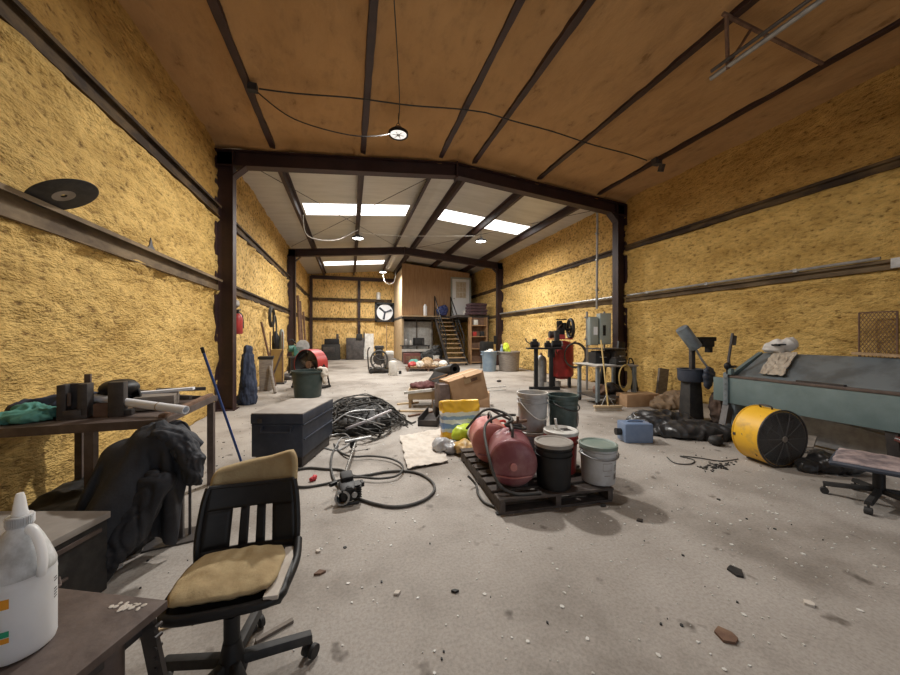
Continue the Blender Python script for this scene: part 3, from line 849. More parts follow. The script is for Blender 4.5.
for i in range(5):
    a = math.radians(14 + i * 72); cx, cy = math.cos(a), math.sin(a)
    lg = MB().box((cx * .15, cy * .15, .105), (.28, .05, .035), Ry(9) if False else Rz(math.degrees(a)) @ Ry(8), bev=.008, taper=(1, .7)).build('base_arm', M['rubber'], t)
    px, py = cx * .285, cy * .285
    w = MB()
    wa = a + .7
    for s in (-1, 1):
        off = V((-math.sin(wa), math.cos(wa), 0)) * s * .018
        w.cyl(V((px, py, .027)) + off - V((-math.sin(wa), math.cos(wa), 0)) * .009, V((px, py, .027)) + off + V((-math.sin(wa), math.cos(wa), 0)) * .009, .027, n=16)
    w.cyl((px, py, .03), (px, py, .085), .008, n=8)
    w.build('caster', M['rubber'], t)

# ---------------------------------------------------------------- workbench along the left wall
BH = .82
BX0, BX1, BY0, BY1 = -2.30, -1.21, 2.75, 3.70
t = thing('workbench', 'brown steel workbench frame against the left foam wall', 'workbench', (BX1, BY0, 0))
bw, bd = BX1 - BX0, BY1 - BY0
MB().box((-bw / 2, .12, BH - .012), (bw, .24, .024), bev=.002).box((-bw / 2 - .02, bd / 2 + .1, BH - .016), (bw - .04, bd - .22, .016)).build('top', M['brown'], t)
b = MB().box((-bw / 2, -.01, BH - .028), (bw, .03, .055)).box((-.02, bd / 2, BH - .025), (.035, bd, .05)).box((-bw / 2, bd, BH - .03), (bw, .03, .05))
b.build('frame', M['brown'], t)
for x, y in ((-.45, .10), (-.03, bd - .05), (-bw + .1, bd - .05)):
    MB().box((x, y, BH / 2 - .03), (.05, .05, BH - .06)).build('leg', M['brown'], t)
def bench(u, v, z=BH): return fl(u, v, z)

def onb(u, v):                                   # point on the bench top
    p = fl(u, v, BH); return p
# things on the bench
p = V((-2.03, 2.90, BH))
blob('rag', [((0, 0, .035), (.12, .10, .045)), ((-.10, -.02, .03), (.09, .08, .04)), ((.07, .03, .04), (.08, .08, .045)), ((-.02, .06, .06), (.09, .06, .05))], M['greenrag'], None, tuple(p), 0, .009, .012, 16, zmin=.001, seed=2)
tag(bpy.context.scene.objects['rag'], 'crumpled green rag on the left end of the workbench', 'rag')
o = blob('work_clothes', [((0, 0, .06), (.22, .10, .07)), ((.12, .02, .10), (.13, .10, .07)), ((-.14, 0, .05), (.13, .1, .06))], M['navy'], None, (-1.98, 3.10, BH), 0, .012, .016, 11, zmin=.001, seed=5)
tag(o, 'dark crumpled work clothes heaped behind the green rag', 'clothes')

def place_px(u, v, z=BH): q = fl(u, v, z); return (q.x, q.y, z)
q = place_px(76, 418)
t = thing('steel_block', 'slotted dark steel block beside the green rag on the workbench', 'steel block', q, 12)
t.scale = (.88, .88, .9)
b = MB().box((0, 0, .012), (.17, .13, .024), bev=.004).box((-.06, 0, .135), (.05, .12, .25), bev=.006).box((.055, 0, .135), (.055, .12, .25), bev=.006).box((0, .035, .135), (.10, .05, .25), bev=.004).box((0, -.02, .045), (.1, .1, .05), bev=.006)
b.build('body', M['steel'], t)
MB().box((-.02, -.045, .15), (.02, .02, .1), bev=.004).build('key', M['brown'], t)
q = place_px(118, 416)
t = thing('steel_block', 'upright narrow dark steel block standing in front of the helmet', 'steel block', q, 8)
MB().box((0, 0, .12), (.085, .07, .24), bev=.005).build('body', M['steel'], t)
MB().box((.055, .01, .02), (.05, .06, .04), bev=.004).build('foot', M['steel'], t)
q = place_px(103, 416)
tag(MB().box((0, 0, .045), (.09, .05, .09), bev=.004).build('steel_offcut', M['rust'], None, q, 20), 'small rusty steel offcut between the two steel blocks', 'offcut')
q = place_px(88, 412)
tag(MB().box((0, 0, .14), (.035, .02, .28), bev=.002).build('steel_bar', M['brown'], None, (q[0], q[1], BH), 5), 'thin brown bar standing behind the slotted block', 'bar')
# welding helmet
t = thing('welding_helmet', 'black welding helmet lying behind the upright steel block', 'helmet', (-1.64, 3.10, BH), 200)
def helm(u, v):
    a = (u - .5) * PI * 1.15; r = .125 * math.sin(max(.02, (1 - v * .62)) * PI * .5) ** .6
    z = .02 + .19 * v ** .9
    return (r * math.sin(a), -r * math.cos(a) * 1.1, z + .02 * math.cos(a))
MB().grid(helm, 24, 14).ball((0, -.01, .175), (.112, .12, .06), n=20).build('shell', M['black'], t, solid=.006)
MB().box((0, -.128, .12), (.12, .02, .07), bev=.004).build('visor', M['bluegrey'], t)
MB().tube([(-.11, 0, .03), (-.1, .08, .05), (0, .13, .06), (.1, .08, .05), (.11, 0, .03)], .009, smooth=4).build('headband', M['rubber'], t)
# rolled drawing: white tube lying across
pa, pb = at(95, 398, 2.42), at(186, 410, 2.34)
pa.z = max(pa.z, BH + .08); pb.z = max(pb.z, BH + .03)
t = thing('paper_roll', 'white paper roll leaning behind the upright block across the bench', 'paper roll', tuple(pa))
MB().pipe((0, 0, 0), pb - pa, .028, .023, 22).build('roll', M['paper'], t)
MB().pipe((pb - pa) * .70, (pb - pa) * .712, .0295, .027, 22).build('band', M['cream'], t)
b = MB().box((0, 0, .05), (.24, .26, .10), bev=.004)
tag(b.build('steel_case', M['greywood'], None, (-1.46, 3.22, BH), 15), 'flat grey case lying behind the paper roll', 'case')
b = MB().box((0, 0, .012), (.42, .06, .02), Ry(-3)); q = V((-1.46, 3.30, BH + .10))
tag(b.build('white_strip', M['paper'], None, tuple(q), 4), 'flat white strip lying on the grey case', 'strip')
t = thing('angle_offcuts', 'loose dark steel angles lying at the back right of the bench', 'offcuts', (-1.55, 3.50, BH), 0)
for i, (x, y, a, l, zz) in enumerate(((0, .05, 8, .5, .02), (.05, -.05, -14, .4, .05), (.1, .1, 30, .35, .08), (-.1, .12, -25, .45, .05))):
    MB().box((x, y, zz), (l, .035, .03), Rz(a) @ Ry(4)).build('angle', M['steel'], t)
tag(MB().box((0, 0, .012), (.04, .9, .022)).build('steel_bar', M['rust'], None, (-1.24, 3.22, BH + .0), 1), 'rusty bar along the right edge of the bench', 'bar')

# dark debris heap under the bench
o = blob('scrap_heap', [((0, 0, .05), (.42, .5, .10)), ((.25, -.4, .05), (.35, .3, .09)), ((-.2, .4, .06), (.3, .4, .13)), ((.0, .9, .03), (.3, .5, .08))], M['rubber'], None, (-1.85, 3.1, 0), 0, .025, .02, 7, zmin=.0, seed=8)
tag(o, 'dark heap of dirt and scraps under the workbench', 'heap', None, 'stuff')

# ---------------------------------------------------------------- the heavy coat thrown over a small stand
CX, CYY = -1.17, 2.62
t = thing('stand', 'small steel post stand under the dark coat', 'stand', (-1.12, 2.74, 0), 10)
MB().box((0, 0, .006), (.34, .2, .012)).build('base_plate', M['steel'], t)
MB().box((0, 0, .34), (.05, .05, .66)).box((.06, 0, .3), (.015, .015, .58)).build('post', M['steel'], t)
def coat0(u, v):
    return (-.48 + .66 * u, -.40 + .64 * v, .86 + .05 * math.sin(u * 15 + 2 * v) + .04 * math.cos(v * 13 + u * 4))
o = drape('coat', .98, 1.0, (64, 64), coat0, [((-.02, .02, .70), (.15, .11, .085)), ((.08, .04, .66), (.10, .09, .08)), ((-.13, .02, .62), (.17, .12, .10)),
    ((-.19, .0, .40), (.15, .13, .24)), ((-.12, -.12, .38), (.10, .10, .20)), ((-.22, -.24, .16), (.12, .12, .18)), ((-.36, -.34, .06), (.13, .10, .07)), ((-.42, .02, .14), (.22, .2, .16)),
    ((.05, .12, .3), (.05, .05, .5))],
    M['cloth'], (CX, CYY, 0), steps=240, thick=.010, fric=.7, pins=((-.02, .02, .07), (-.13, .02, .05)))
blob('sleeve', [('cap', (.02, -.10, .46), (-.06, -.20, .25), .10, .085), ('cap', (-.06, -.20, .25), (-.17, -.28, .075), .085, .07), ('cap', (-.17, -.28, .075), (-.26, -.30, .04), .06, .045)], M['cloth'], o, None, 0, .012, .014, 7, (1, 1, .6), zmin=.002, sm=3, seed=14, crease=.016)
sl = blob('sleeve', [('cap', (.10, -.02, .70), (.20, -.06, .58), .075, .07), ('cap', (.20, -.06, .58), (.215, -.08, .47), .068, .055), ((.02, -.02, .75), (.11, .09, .045))], M['cloth'], o, None, 0, .010, .010, 8, (1, 1, .6), sm=3, seed=11, crease=.012)
tag(o, 'heavy dark navy coat thrown over a stand beside the workbench', 'coat')
q = fl(113, 571)
o = blob('paper_scrap', [((0, 0, .012), (.035, .022, .014)), ((.02, .01, .014), (.025, .02, .014))], M['paper'], None, (q.x, q.y, 0), 20, .006, .004, 30, zmin=.001)
tag(o, 'small crumpled white paper on the floor by the coat cuff', 'paper')

# blue pole
pb0 = fl(241, 462); pt0 = at(203, 351, 3.38)
t = thing('pole', 'long blue pole leaning on the end of the workbench', 'pole', tuple(pb0))
top = pt0 - pb0
MB().tube([(0, 0, .012), top], .0125, n=10).build('shaft', M['bluepole'], t)
MB().tube([top * .985, top * 1.03], .016, n=10).build('grip', M['black'], t)

# disc and scrap on the girt
t = thing('grinding_disc', 'large dark grinding disc wedged on the left girt', 'disc', (-2.155, 3.40, 2.485))
R_ = to_dir((.5, .0, -.866)); 
MB().lathe([(.02, -.008), (.208, -.006), (.215, -.003), (.215, .003), (.208, .006), (.02, .008), (.02, -.008)], R=R_, n=56).build('disc', M['rubber'], t)
MB().lathe([(.02, .009), (.07, .009), (.07, .0075), (.02, .0075)], R=R_, n=32).build('centre_label', M['dust'], t)['label'] = 'grey round label at the centre of the disc'
q = wx(159, 250, -2.22)
tag(MB().prism([(-.11, 0), (.1, 0), (.02, .06), (-.02, .15), (-.05, .05)], .012, R=Rz(90) @ Rx(90)).build('sheet_scrap', M['steel'], None, (-2.30, q.y, 2.410)), 'small torn dark metal scrap standing on the left girt', 'scrap')

# ---------------------------------------------------------------- tool chest
dx = V((.954, -.30, 0)); dy = V((.30, .954, 0))
t = thing('tool_chest', 'blue-grey steel site chest with a dusty flat lid', 'tool chest', (-.467, 3.79, 0))
t.rotation_euler = (0, 0, math.atan2(dx.y, dx.x))    # local x right, origin at the front right corner
CW, CD, CH = .55, .86, .575
MB().box((-CW / 2, CD / 2, .30), (CW - .012, CD - .012, .36), bev=.008).build('body', M['bluegrey'], t)
ld = MB().box((-CW / 2, CD / 2, .515), (CW, CD, .10), bev=.006).build('lid', M['bluegrey'], t)
MB().box((-CW / 2, CD / 2, .570), (CW - .01, CD - .01, .012), bev=.003).build('lid_top', M['dust'], ld)['label'] = 'grey dusty top of the lid'
b = MB()
b.box((-CW / 2, -.002, .452), (CW - .03, .012, .012))
b.box((.002, CD / 2, .455), (.012, CD - .02, .012)); b.box((.002, CD / 2, .30), (.01, CD - .05, .014))
b.build('seam_bead', M['bluegrey'], t)
b = MB().tube([(-.43, -.004, .43), (-.43, -.03, .385), (-.12, -.03, .385), (-.12, -.004, .43)], .009, n=8)
b.box((-.43, -.008, .43), (.035, .012, .04)).box((-.12, -.008, .43), (.035, .012, .04))
b.build('handle', M['bluegrey'], t)
MB().box((-.45, -.006, .5), (.05, .012, .05), bev=.004).build('lock', M['steel'], t)
for x in (-CW + .06, -.06):
    MB().box((x, CD / 2, .06), (.06, CD - .1, .12), bev=.004).build('skid', M['steel'], t)

# ---------------------------------------------------------------- heap of cables
b = MB(); hc = V((.14, 5.45))
for i in range(150):
    a = random.uniform(0, 2 * PI); rr = random.uniform(0, 1) ** .6
    c = V((hc.x + math.cos(a) * rr * .48, hc.y + math.sin(a) * rr * .62))
    d2 = ((c.x - hc.x) / .62) ** 2 + ((c.y - hc.y) / .8) ** 2
    top = .40 * max(.0, 1 - d2) + .02
    zb = random.uniform(.25, 1) * top
    r = random.choice((.006, .008, .010, .013))
    pts = []
    if random.random() < .5:
        ra, rb = random.uniform(.1, .32), random.uniform(.08, .26); ph = random.uniform(0, PI); n = random.randint(9, 22)
        for k in range(n):
            q = k * .62
            x = math.cos(q) * ra * (1 + .08 * k % 1); y = math.sin(q) * rb
            X = c.x + x * math.cos(ph) - y * math.sin(ph) + random.gauss(0, .015); Y = c.y + x * math.sin(ph) + y * math.cos(ph) + random.gauss(0, .015)
            dd = ((X - hc.x) / .70) ** 2 + ((Y - hc.y) / .92) ** 2
            pts.append(V((X, Y, max(r, min(zb, .42 * max(0, 1 - dd) + .02) + random.gauss(0, .012)))))
    else:
        ph = random.gauss(.5, .5); L_ = random.uniform(.5, 1.1)
        for k in range(9):
            s = (k / 8 - .5) * L_; w_ = .06 * math.sin(k * 1.3 + i)
            X = c.x + s * math.cos(ph) - w_ * math.sin(ph); Y = c.y + s * math.sin(ph) + w_ * math.cos(ph)
            dd = ((X - hc.x) / .74) ** 2 + ((Y - hc.y) / .95) ** 2
            pts.append(V((X, Y, max(r, min(zb * 1.1, .44 * max(0, 1 - dd) + .015) + random.gauss(0, .008)))))
    b.tube(pts, r, n=6, smooth=4)
me_m = M['hose']
o = b.build('cable_heap', me_m, ang=60); tag(o, 'big tangled heap of black and grey cables beside the chest', 'cable heap', None, 'stuff')
o = blob('cable_core', [((0, 0, .1), (.5, .66, .22))], M['rubber'], o, (hc.x, hc.y, 0), 0, .03, .03, 9, zmin=.002, seed=3)
b = MB()
for (pts, r) in (
    ([(338, 402, .30), (360, 398, .34), (378, 405, .30), (390, 418, .18)], .012), ([(330, 425, .2), (350, 412, .33), (375, 410, .32)], .010),
    ([(322, 445, .02), (330, 436, .05), (345, 434, .06), (350, 442, .03), (338, 450, .01), (325, 448, .01)], .010),
    ([(335, 448, .012), (342, 438, .04), (356, 440, .04), (352, 449, .012)], .009), ([(345, 415, .35), (365, 420, .3), (385, 425, .2)], .008)):
    b.tube([fl(u, v, z) for u, v, z in pts], r, n=7, smooth=6)
b.build('cable', M['galv'], o.parent)['label'] = 'pale grey cables on the heap'
pts = [fl(346, 434, .12), fl(365, 427, .2), fl(382, 419, .24), fl(391, 415, .24)]
b = MB()
def stripf(u, v):
    k = min(int(u * 3), 2); p = pts[k].lerp(pts[k + 1], u * 3 - k)
    return p + V((.02, -.05, 0)) * (v - .5) + V((0, 0, .03 * (1 - abs(v - .5) * 2) + .06))
b.grid(stripf, 12, 3)
tag(b.build('plastic_strip', M['paleplastic'], None, None, solid=.006), 'long pale plastic strip lying over the cable heap', 'strip')

# ---------------------------------------------------------------- hose on the floor
px = [(338, 446), (333, 452), (331, 462), (332, 474), (336, 483), (345, 492), (362, 500), (385, 506), (405, 506), (424, 500), (434, 491), (432, 482), (420, 474), (404, 471), (385, 472), (368, 475), (354, 476),
      (341, 470), (325, 469), (308, 468), (290, 471)]
tag(MB().tube([fl(u, v, .014) for u, v in px], .0125, n=9, smooth=7).build('air_hose', M['hose']), 'black rubber hose coiled in wide loops on the floor beside the small engine', 'hose')
px = [(292, 486), (305, 487), (325, 484), (345, 479), (358, 477), (378, 478.5), (396, 476), (403, 469), (400, 463), (388, 458), (370, 456), (352, 456.5), (340, 452), (334, 444)]
tag(MB().tube([fl(u, v, .036 if 340 < u < 404 else .013) for u, v in px], .011, n=9, smooth=7).build('air_hose', M['hose']), 'thinner black hose curving from the chest to the cable heap', 'hose')
q = fl(313, 481)
o = blob('rag', [((0, 0, .02), (.035, .02, .022)), ((.02, .01, .03), (.02, .02, .02))], mat('bright_red', (.55, .04, .05), .6), None, (q.x, q.y, .0), 30, .006, .006, 30, zmin=.001)
tag(o, 'small bright red scrap lying by the black hose', 'scrap')

# string trimmer engine
q = fl(347, 508)
t = thing('trimmer', 'small black engine with a straight steel shaft on the floor', 'trimmer', (q.x, q.y + .1, 0), 12)
MB().box((0, 0, .10), (.13, .14, .12), Rx(15), bev=.02).cyl((.0, -.07, .09), (0, .06, .10), .06, n=20).build('engine', M['black'], t)
MB().pipe((-.055, -.075, .075), (-.03, .01, .075), .06, .045, 28).build('recoil_cover', M['galv'], t)['label'] = 'grey round starter cover'
MB().box((.01, .07, .185), (.10, .09, .06), Rx(20), bev=.015).build('air_filter', M['rubber'], t)
b = MB()
for i in range(6): b.box((.075, -.02, .05 + i * .02), (.06, .1, .007))
b.build('cylinder_fins', M['black'], t)
MB().cyl((.04, -.085, .09), (.04, -.10, .09), .022, n=14).build('spark_plug', M['galv'], t)
MB().box((-.1, .06, .15), (.07, .03, .03), Rz(30), bev=.008).build('throttle', M['black'], t)
MB().box((.13, .03, .12), (.03, .07, .04), bev=.01).build('muffler', M['black'], t)
MB().tube([(-.06, -.05, .012), (.08, -.07, .012)], .012).build('foot', M['black'], t)
e = fl(356, 441, .10); loc = Rz(-12) @ (e - t.location)
MB().tube([(.0, .09, .14), (.01, .2, .12), tuple(loc)], .013, n=10).build('shaft', M['chrome'], t)
hl = Rz(-12) @ (fl(345, 442, .12) - t.location); hr = Rz(-12) @ (fl(371, 437, .13) - t.location)
MB().tube([hl, hr], .02, n=10).build('handlebar', M['galv'], t)
MB().box(tuple(loc + V((-.04, -.02, -.02))), (.07, .07, .1), bev=.015).build('grip', M['black'], t)

# canvas sheet on the floor
ca, cb, cc, cd = fl(400, 438), fl(441, 430), fl(448, 463), fl(407, 471)
def sheetf(u, v):
    p = ca.lerp(cb, u).lerp(cd.lerp(cc, u), v)
    r = V((ns((p.x, p.y, 0), 7), ns((p.x, p.y, 3), 7), 0)) * .02
    return p + r + V((0, 0, .022 + .02 * abs(ns((p.x, p.y * .6, 1), 10)) + .012 * ns((p.x, p.y, 1), 20)))
tag(MB().grid(sheetf, 46, 46).build('cloth_sheet', M['whitecloth'], None, None, solid=.004), 'dirty white cloth sheet spread on the floor left of the bags', 'cloth')
# ================================================================ pallet with tanks and pails
PX0, PX1, PY0, PY1, PZ = 1.14, 2.14, 2.34, 3.55, .125
t = thing('pallet', 'dark worn wooden pallet carrying the red tanks and the pails', 'pallet', ((PX0 + PX1) / 2, (PY0 + PY1) / 2, 0), -4)
pw, pd = PX1 - PX0, PY1 - PY0
for i in range(8):
    y = -pd / 2 + .05 + i * (pd - .1) / 7
    MB().box((random.uniform(-.01, .01), y, PZ - .01), (pw, .10 if i else .12, .02), bev=.002).build('deck_board', M['palletwood'], t)
for x in (-pw / 2 + .025, 0, pw / 2 - .025):
    MB().box((x, 0, .062), (.045, pd, .08), bev=.002).build('stringer', M['palletwood'], t)
for y in (-pd / 2 + .06, 0, pd / 2 - .06):
    MB().box((0, y, .011), (pw, .1, .02), bev=.002).build('bottom_board', M['palletwood'], t)

def pail(loc, r, h, m, label, lid=None, rim=None, bail=None, rz=0, band=True, name='bucket', grp='pails on the pallet', cat='bucket', bail_a=35, content=None, drop=.46):
    t = thing(name, label, cat, loc, rz, grp)
    k = .90
    prof = [(0, 0), (r * k - .006, 0), (r * k, .006), (r * .965, h * .72), (r * 1.03, h * .725), (r * 1.03, h * .745), (r * .97, h * .75), (r * .985, h * .85), (r * 1.035, h * .855), (r * 1.035, h * .872), (r * .985, h * .876), (r, h)]
    if not band: prof = [(0, 0), (r * k - .006, 0), (r * k, .006), (r * .985, h * .93), (r * 1.05, h * .935), (r * 1.05, h)]
    if lid is None:
        prof += [(r * .96, h), (r * .95, h * .9), (r * .88, .012), (0, .012)]
    b = MB().lathe(prof, n=40); b.build('body', m, t)
    if lid is None:
        MB().lathe([(r * .955, h - .012), (r * 1.03, h - .012), (r * 1.03, h + .003), (r * .955, h + .003), (r * .955, h - .012)], n=40).build('rim', rim or m, t)
        if content is not None: MB().lathe([(0, h * .80), (r * .93, h * .79), (r * .93, h * .76), (0, h * .76)], n=32).build('contents', content, t)
    else:
        MB().lathe([(0, h + .001), (r * .86, h + .001), (r * .90, h + .010), (r * .96, h + .014), (r * 1.05, h + .008), (r * 1.06, h - .02), (r * 1.01, h - .022)], n=40).build('lid', lid, t)
    if bail:
        R_ = r * 1.075; pts = []
        for i in range(21):
            q = PI * i / 20
            pts.append(V((R_ * math.cos(q), -R_ * math.sin(q), h * .80 - (h * drop) * math.sin(q) ** 1.3)))
        MB().tube(pts, .006, n=7).build('bail_handle', bail, t)
        for s in (-1, 1): MB().cyl((s * r * .97, 0, h * .80), (s * r * 1.09, 0, h * .80), .016, n=12).build('ear', m, t)
    return t
pail((1.645, 2.485, PZ), .15, .365, M['black'], 'black pail with a grey lid at the front of the pallet', M['dust'], None, None)
p = pail((2.075, 2.46, PZ), .150, .315, M['greybucket'], 'grey pail with a faded green lid at the right front corner of the pallet', mat('faded_green_lid', (.17, .23, .20), .5, 0, (.25, .29, .26), 6), None, M['galv'], -10, drop=.10)
# barcode and text block on the grey pail
def pail_label(t, r, rects, m, ztop):
    for (a0, a1, z0, z1) in rects:
        def f(u, v):
            a = math.radians(a0 + (a1 - a0) * u); rr = r * (.90 + .065 * min(1, (z0 + (z1 - z0) * v) / (ztop * .72))) + .0012
            return (rr * math.cos(a), rr * math.sin(a), z0 + (z1 - z0) * v)
        MB().grid(f, 6, 1).build('label_mark', m, t, fixn=False)
pail_label(p, .15, [(-62 + i * 2.6, -62 + i * 2.6 + (1.8 if i % 3 else 1.0), .05, .10) for i in range(8)], M['steel'], .315)
pail_label(p, .15, [(-62, -48, .125 + i * .013, .132 + i * .013) for i in range(4)], M['dust'], .315)
pail_label(p, .15, [(-105, -72, .13, .135), (-105, -72, .19, .195), (-105, -104, .13, .195), (-73, -72, .13, .195), (-100, -78, .085, .092)], M['dust'], .315)
p = pail((1.895, 2.745, PZ), .15, .37, M['red'], 'red pail with a white lid in the middle of the pallet', M['white'], None, None)
MB().cyl((-.03, .02, .38), (-.045, .02, .48), .012, n=10).box((-.03, .02, .38), (.05, .05, .02), bev=.004).build('spout', M['white'], p)
b = MB()
for i in range(5): b.box((.05 + .012 * (i % 2), -.03 + i * .018, .373), (.10 - .03 * (i % 2), .006, .003), Rz(-8))
b.build('lid_print', M['steel'], p)
pail((1.82, 3.13, PZ), .15, .27, mat('blue_white_pail', (.45, .52, .66), .5, 0, (.6, .62, .66), 5), 'pale blue pail half hidden under the grey bucket on the pallet', M['white'])
pail((2.14, 3.06, PZ), .148, .27, M['dkgreen'], 'dark pail half hidden under the dirty green bucket on the pallet', M['steel'])
pail((1.82, 3.13, PZ + .285), .155, .385, M['greybucket'], 'open grey bucket with a white rim stacked at the back of the pallet', None, M['white'], M['white'], 8, bail_a=28, content=M['dust'])
p = pail((2.14, 3.06, PZ + .285), .150, .355, M['greygreen'], 'dirty dark green bucket stacked at the back right of the pallet', None, M['greygreen'], M['steel'], 18, drop=.2, content=M['steel'])
blob('paint_smear', [((.075, -.118, .12), (.05, .014, .09), Rz(32))], M['dust'], p, None, 0, .006, .002, 20, sm=1)['label'] = 'pale dried smear on the side'

# air tanks lying on the pallet
def tank(loc, r, L, m, m2, label, rz):
    t = thing('air_tank', label, 'tank', loc, rz, 'red air tanks on the pallet')
    prof = [(0, -L / 2 - r * .30)]
    for i in range(1, 9):
        a = PI / 2 * i / 8; prof.append((r * math.sin(a), -L / 2 - r * .30 * math.cos(a)))
    prof += [(r * 1.006, -L / 2), (r * 1.006, -L / 2 + .02), (r, -L / 2 + .022)]
    back = [(rr, -z) for rr, z in prof[::-1]]
    MB().lathe(prof + back, c=(0, 0, r + .02), R=Rx(90), n=44).build('shell', m, t)
    for y in (-L * .3, L * .3):
        MB().box((0, y, .02), (r * 1.3, .035, .04), bev=.004).build('foot', M['steel'], t)
    MB().cyl((0, -L / 2 - r * .28, r + .01), (0, -L / 2 - r * .28 - .03, r + .01), .028, n=16).build('plug', m2, t)
    b = MB().tube([(-r * .75, -L / 2 - r * .2, r * .52 + .02), (0, -L / 2 - r * .31, r * .47 + .02), (r * .75, -L / 2 - r * .2, r * .55 + .02)], .007, smooth=5)
    b.build('weld_strip', m2, t)
    MB().tube([(0, -L * .38, 2 * r + .01), (0, -L * .3, 2 * r + .08), (0, L * .1, 2 * r + .08), (0, L * .18, 2 * r + .01)], .012, smooth=5).build('carry_handle', M['steel'], t)
    return t
tank((1.35, 2.68, PZ), .195, .36, M['tank'], M['tank2'], 'dull purplish red air tank at the front left of the pallet', -22)
tank((1.365, 3.20, PZ), .19, .34, M['tank2'], M['tank'], 'pale red air tank behind the front tank on the pallet', -14)
b = MB().tube([fl(515, 415, .55), V((1.36, 2.95, .62)), V((1.18, 2.86, .56)), V((1.10, 2.60, .40)), V((1.12, 2.45, .22)), V((1.25, 2.40, .14)), V((1.45, 2.36, .14))], .013, n=8, smooth=7)
b.tube([V((1.12, 3.2, .45)), V((1.25, 3.05, .66)), V((1.42, 3.0, .64)), V((1.45, 2.85, .60)), V((1.33, 2.75, .585)), V((1.55, 2.8, .52)), V((1.62, 3.0, .5)), V((1.5, 3.1, .56)), V((1.36, 3.2, .64))], .012, n=8, smooth=7)
tag(b.build('tank_hose', M['hose']), 'black hoses looped over the two red tanks', 'hose')
b = MB().tube([fl(468, 476, .1), fl(476, 485, .02), fl(478, 494, .012), fl(484, 502, .012), fl(492, 506, .012), fl(505, 511, .012)], .010, n=7, smooth=6)
tag(b.build('tank_hose', M['hose']), 'black hose end drooping off the left edge of the pallet', 'hose')
t = thing('valve_manifold', 'brass and steel valve with hoses on top between the tanks', 'valve', (1.50, 2.88, .53))
MB().box((0, 0, .0), (.1, .05, .05), bev=.006).build('body', M['steel'], t)
MB().tube([(-.08, 0, .03), (.12, .02, .04)], .016).cyl((.02, 0, .02), (.02, 0, .09), .014).build('fitting', M['rust'], t)
# white rolled bag and red can behind the tanks
o = blob('white_sack', [('cap', (0, 0, .16), (.16, -.10, .15), .15, .10), ((-.03, .03, .20), (.14, .13, .16))], M['cream'], None, (1.50, 3.72, 0.0), 0, .015, .012, 9, zmin=.001, seed=4)
o.data.materials[0] = mat('white_grey_sack', (.48, .45, .43), .7, 0, (.62, .6, .58), 5)
tag(o, 'off-white rolled sack standing behind the rear red tank', 'sack')
t = thing('fuel_can', 'small bright red plastic can behind the rear red tank', 'can', (1.60, 3.42, PZ), 20)
MB().box((0, 0, .13), (.22, .16, .26), bev=.035).build('body', mat('bright_red_plastic', (.55, .06, .05), .4), t)
MB().tube([(-.08, 0, .26), (-.05, 0, .31), (.05, 0, .31), (.08, 0, .26)], .014, smooth=4).build('handle', mat('bright_red_plastic', (.55, .06, .05), .4), t)
MB().cyl((.09, 0, .25), (.15, 0, .31), .018, n=12).build('spout', M['black'], t)

# ---------------------------------------------------------------- bags left of the pallet
bagy = mat('yellow_printed_bag', (.72, .42, .03), .45, 0, (.66, .55, .30), 3, lo=.52, hi=.6, bump=.3, bscale=20)
def striped_bag_mat():
    m = bpy.data.materials.new('yellow_blue_bag'); m.use_nodes = True; N = m.node_tree.nodes; L = m.node_tree.links; b = N['Principled BSDF']
    b.inputs['Roughness'].default_value = .4
    t = N.new('ShaderNodeTexCoord'); s = N.new('ShaderNodeSeparateXYZ'); L.new(t.outputs['Object'], s.inputs[0])
    n = N.new('ShaderNodeTexNoise'); n.inputs['Scale'].default_value = 14; L.new(t.outputs['Object'], n.inputs['Vector'])
    ad = N.new('ShaderNodeMath'); ad.operation = 'MULTIPLY_ADD'; ad.inputs[1].default_value = .05; L.new(n.outputs['Fac'], ad.inputs[0]); L.new(s.outputs['Z'], ad.inputs[2])
    r = N.new('ShaderNodeValToRGB'); r.color_ramp.interpolation = 'CONSTANT'; e = r.color_ramp.elements
    e[0].position = 0; e[0].color = (.74, .40, .03, 1); e[1].position = .43; e[1].color = (.74, .44, .03, 1)
    for p, c in ((.20, (.55, .56, .58)), (.24, (.16, .26, .46)), (.30, (.62, .64, .66)), (.34, (.2, .3, .5)), (.385, (.6, .6, .6))):
        q = e.new(p); q.color = (*c, 1)
    L.new(ad.outputs[0], r.inputs['Fac']); L.new(r.outputs['Color'], b.inputs['Base Color'])
    return m
q = fl(462, 446)
sb = blob('printed_bag', [('box', (.02, .05, .31), (.50, .18, .46), Rx(-14)), ((0, .02, .16), (.24, .14, .16))], striped_bag_mat(), None, (q.x - .0, q.y + .10, 0.0), -4, .014, .010, 8, sm=3, zmin=.001, seed=6)
tag(sb, 'tall yellow bag with a blue and white printed band leaning in the bag pile', 'bag')
o = blob('plastic_bag', [((-.03, 0, .12), (.20, .11, .12)), ((.06, -.02, .14), (.12, .09, .10))], mat('lime_bag', (.45, .60, .03), .4, 0, (.55, .66, .10), 5), None, (q.x + .04, q.y - .10, .06), 10, .012, .012, 9, seed=2)
tag(o, 'lime green plastic bag in front of the tall yellow bag', 'bag')
o = blob('plastic_bag', [((0, 0, .07), (.24, .13, .09)), ((-.12, .05, .08), (.12, .12, .08))], mat('orange_brown_bag', (.50, .30, .06), .5, 0, (.45, .42, .35), 6), None, (q.x + .06, q.y - .27, .0), 20, .014, .018, 9, zmin=.001, seed=9)
tag(o, 'crumpled yellowish bag lowest in the pile by the pallet corner', 'bag')
o = blob('plastic_bag', [((0, 0, .10), (.12, .22, .12)), ((.0, .2, .2), (.11, .12, .15))], M['blackbag'], None, (q.x + .30, q.y + .02, .0), 10, .014, .018, 9, zmin=.001, seed=12)
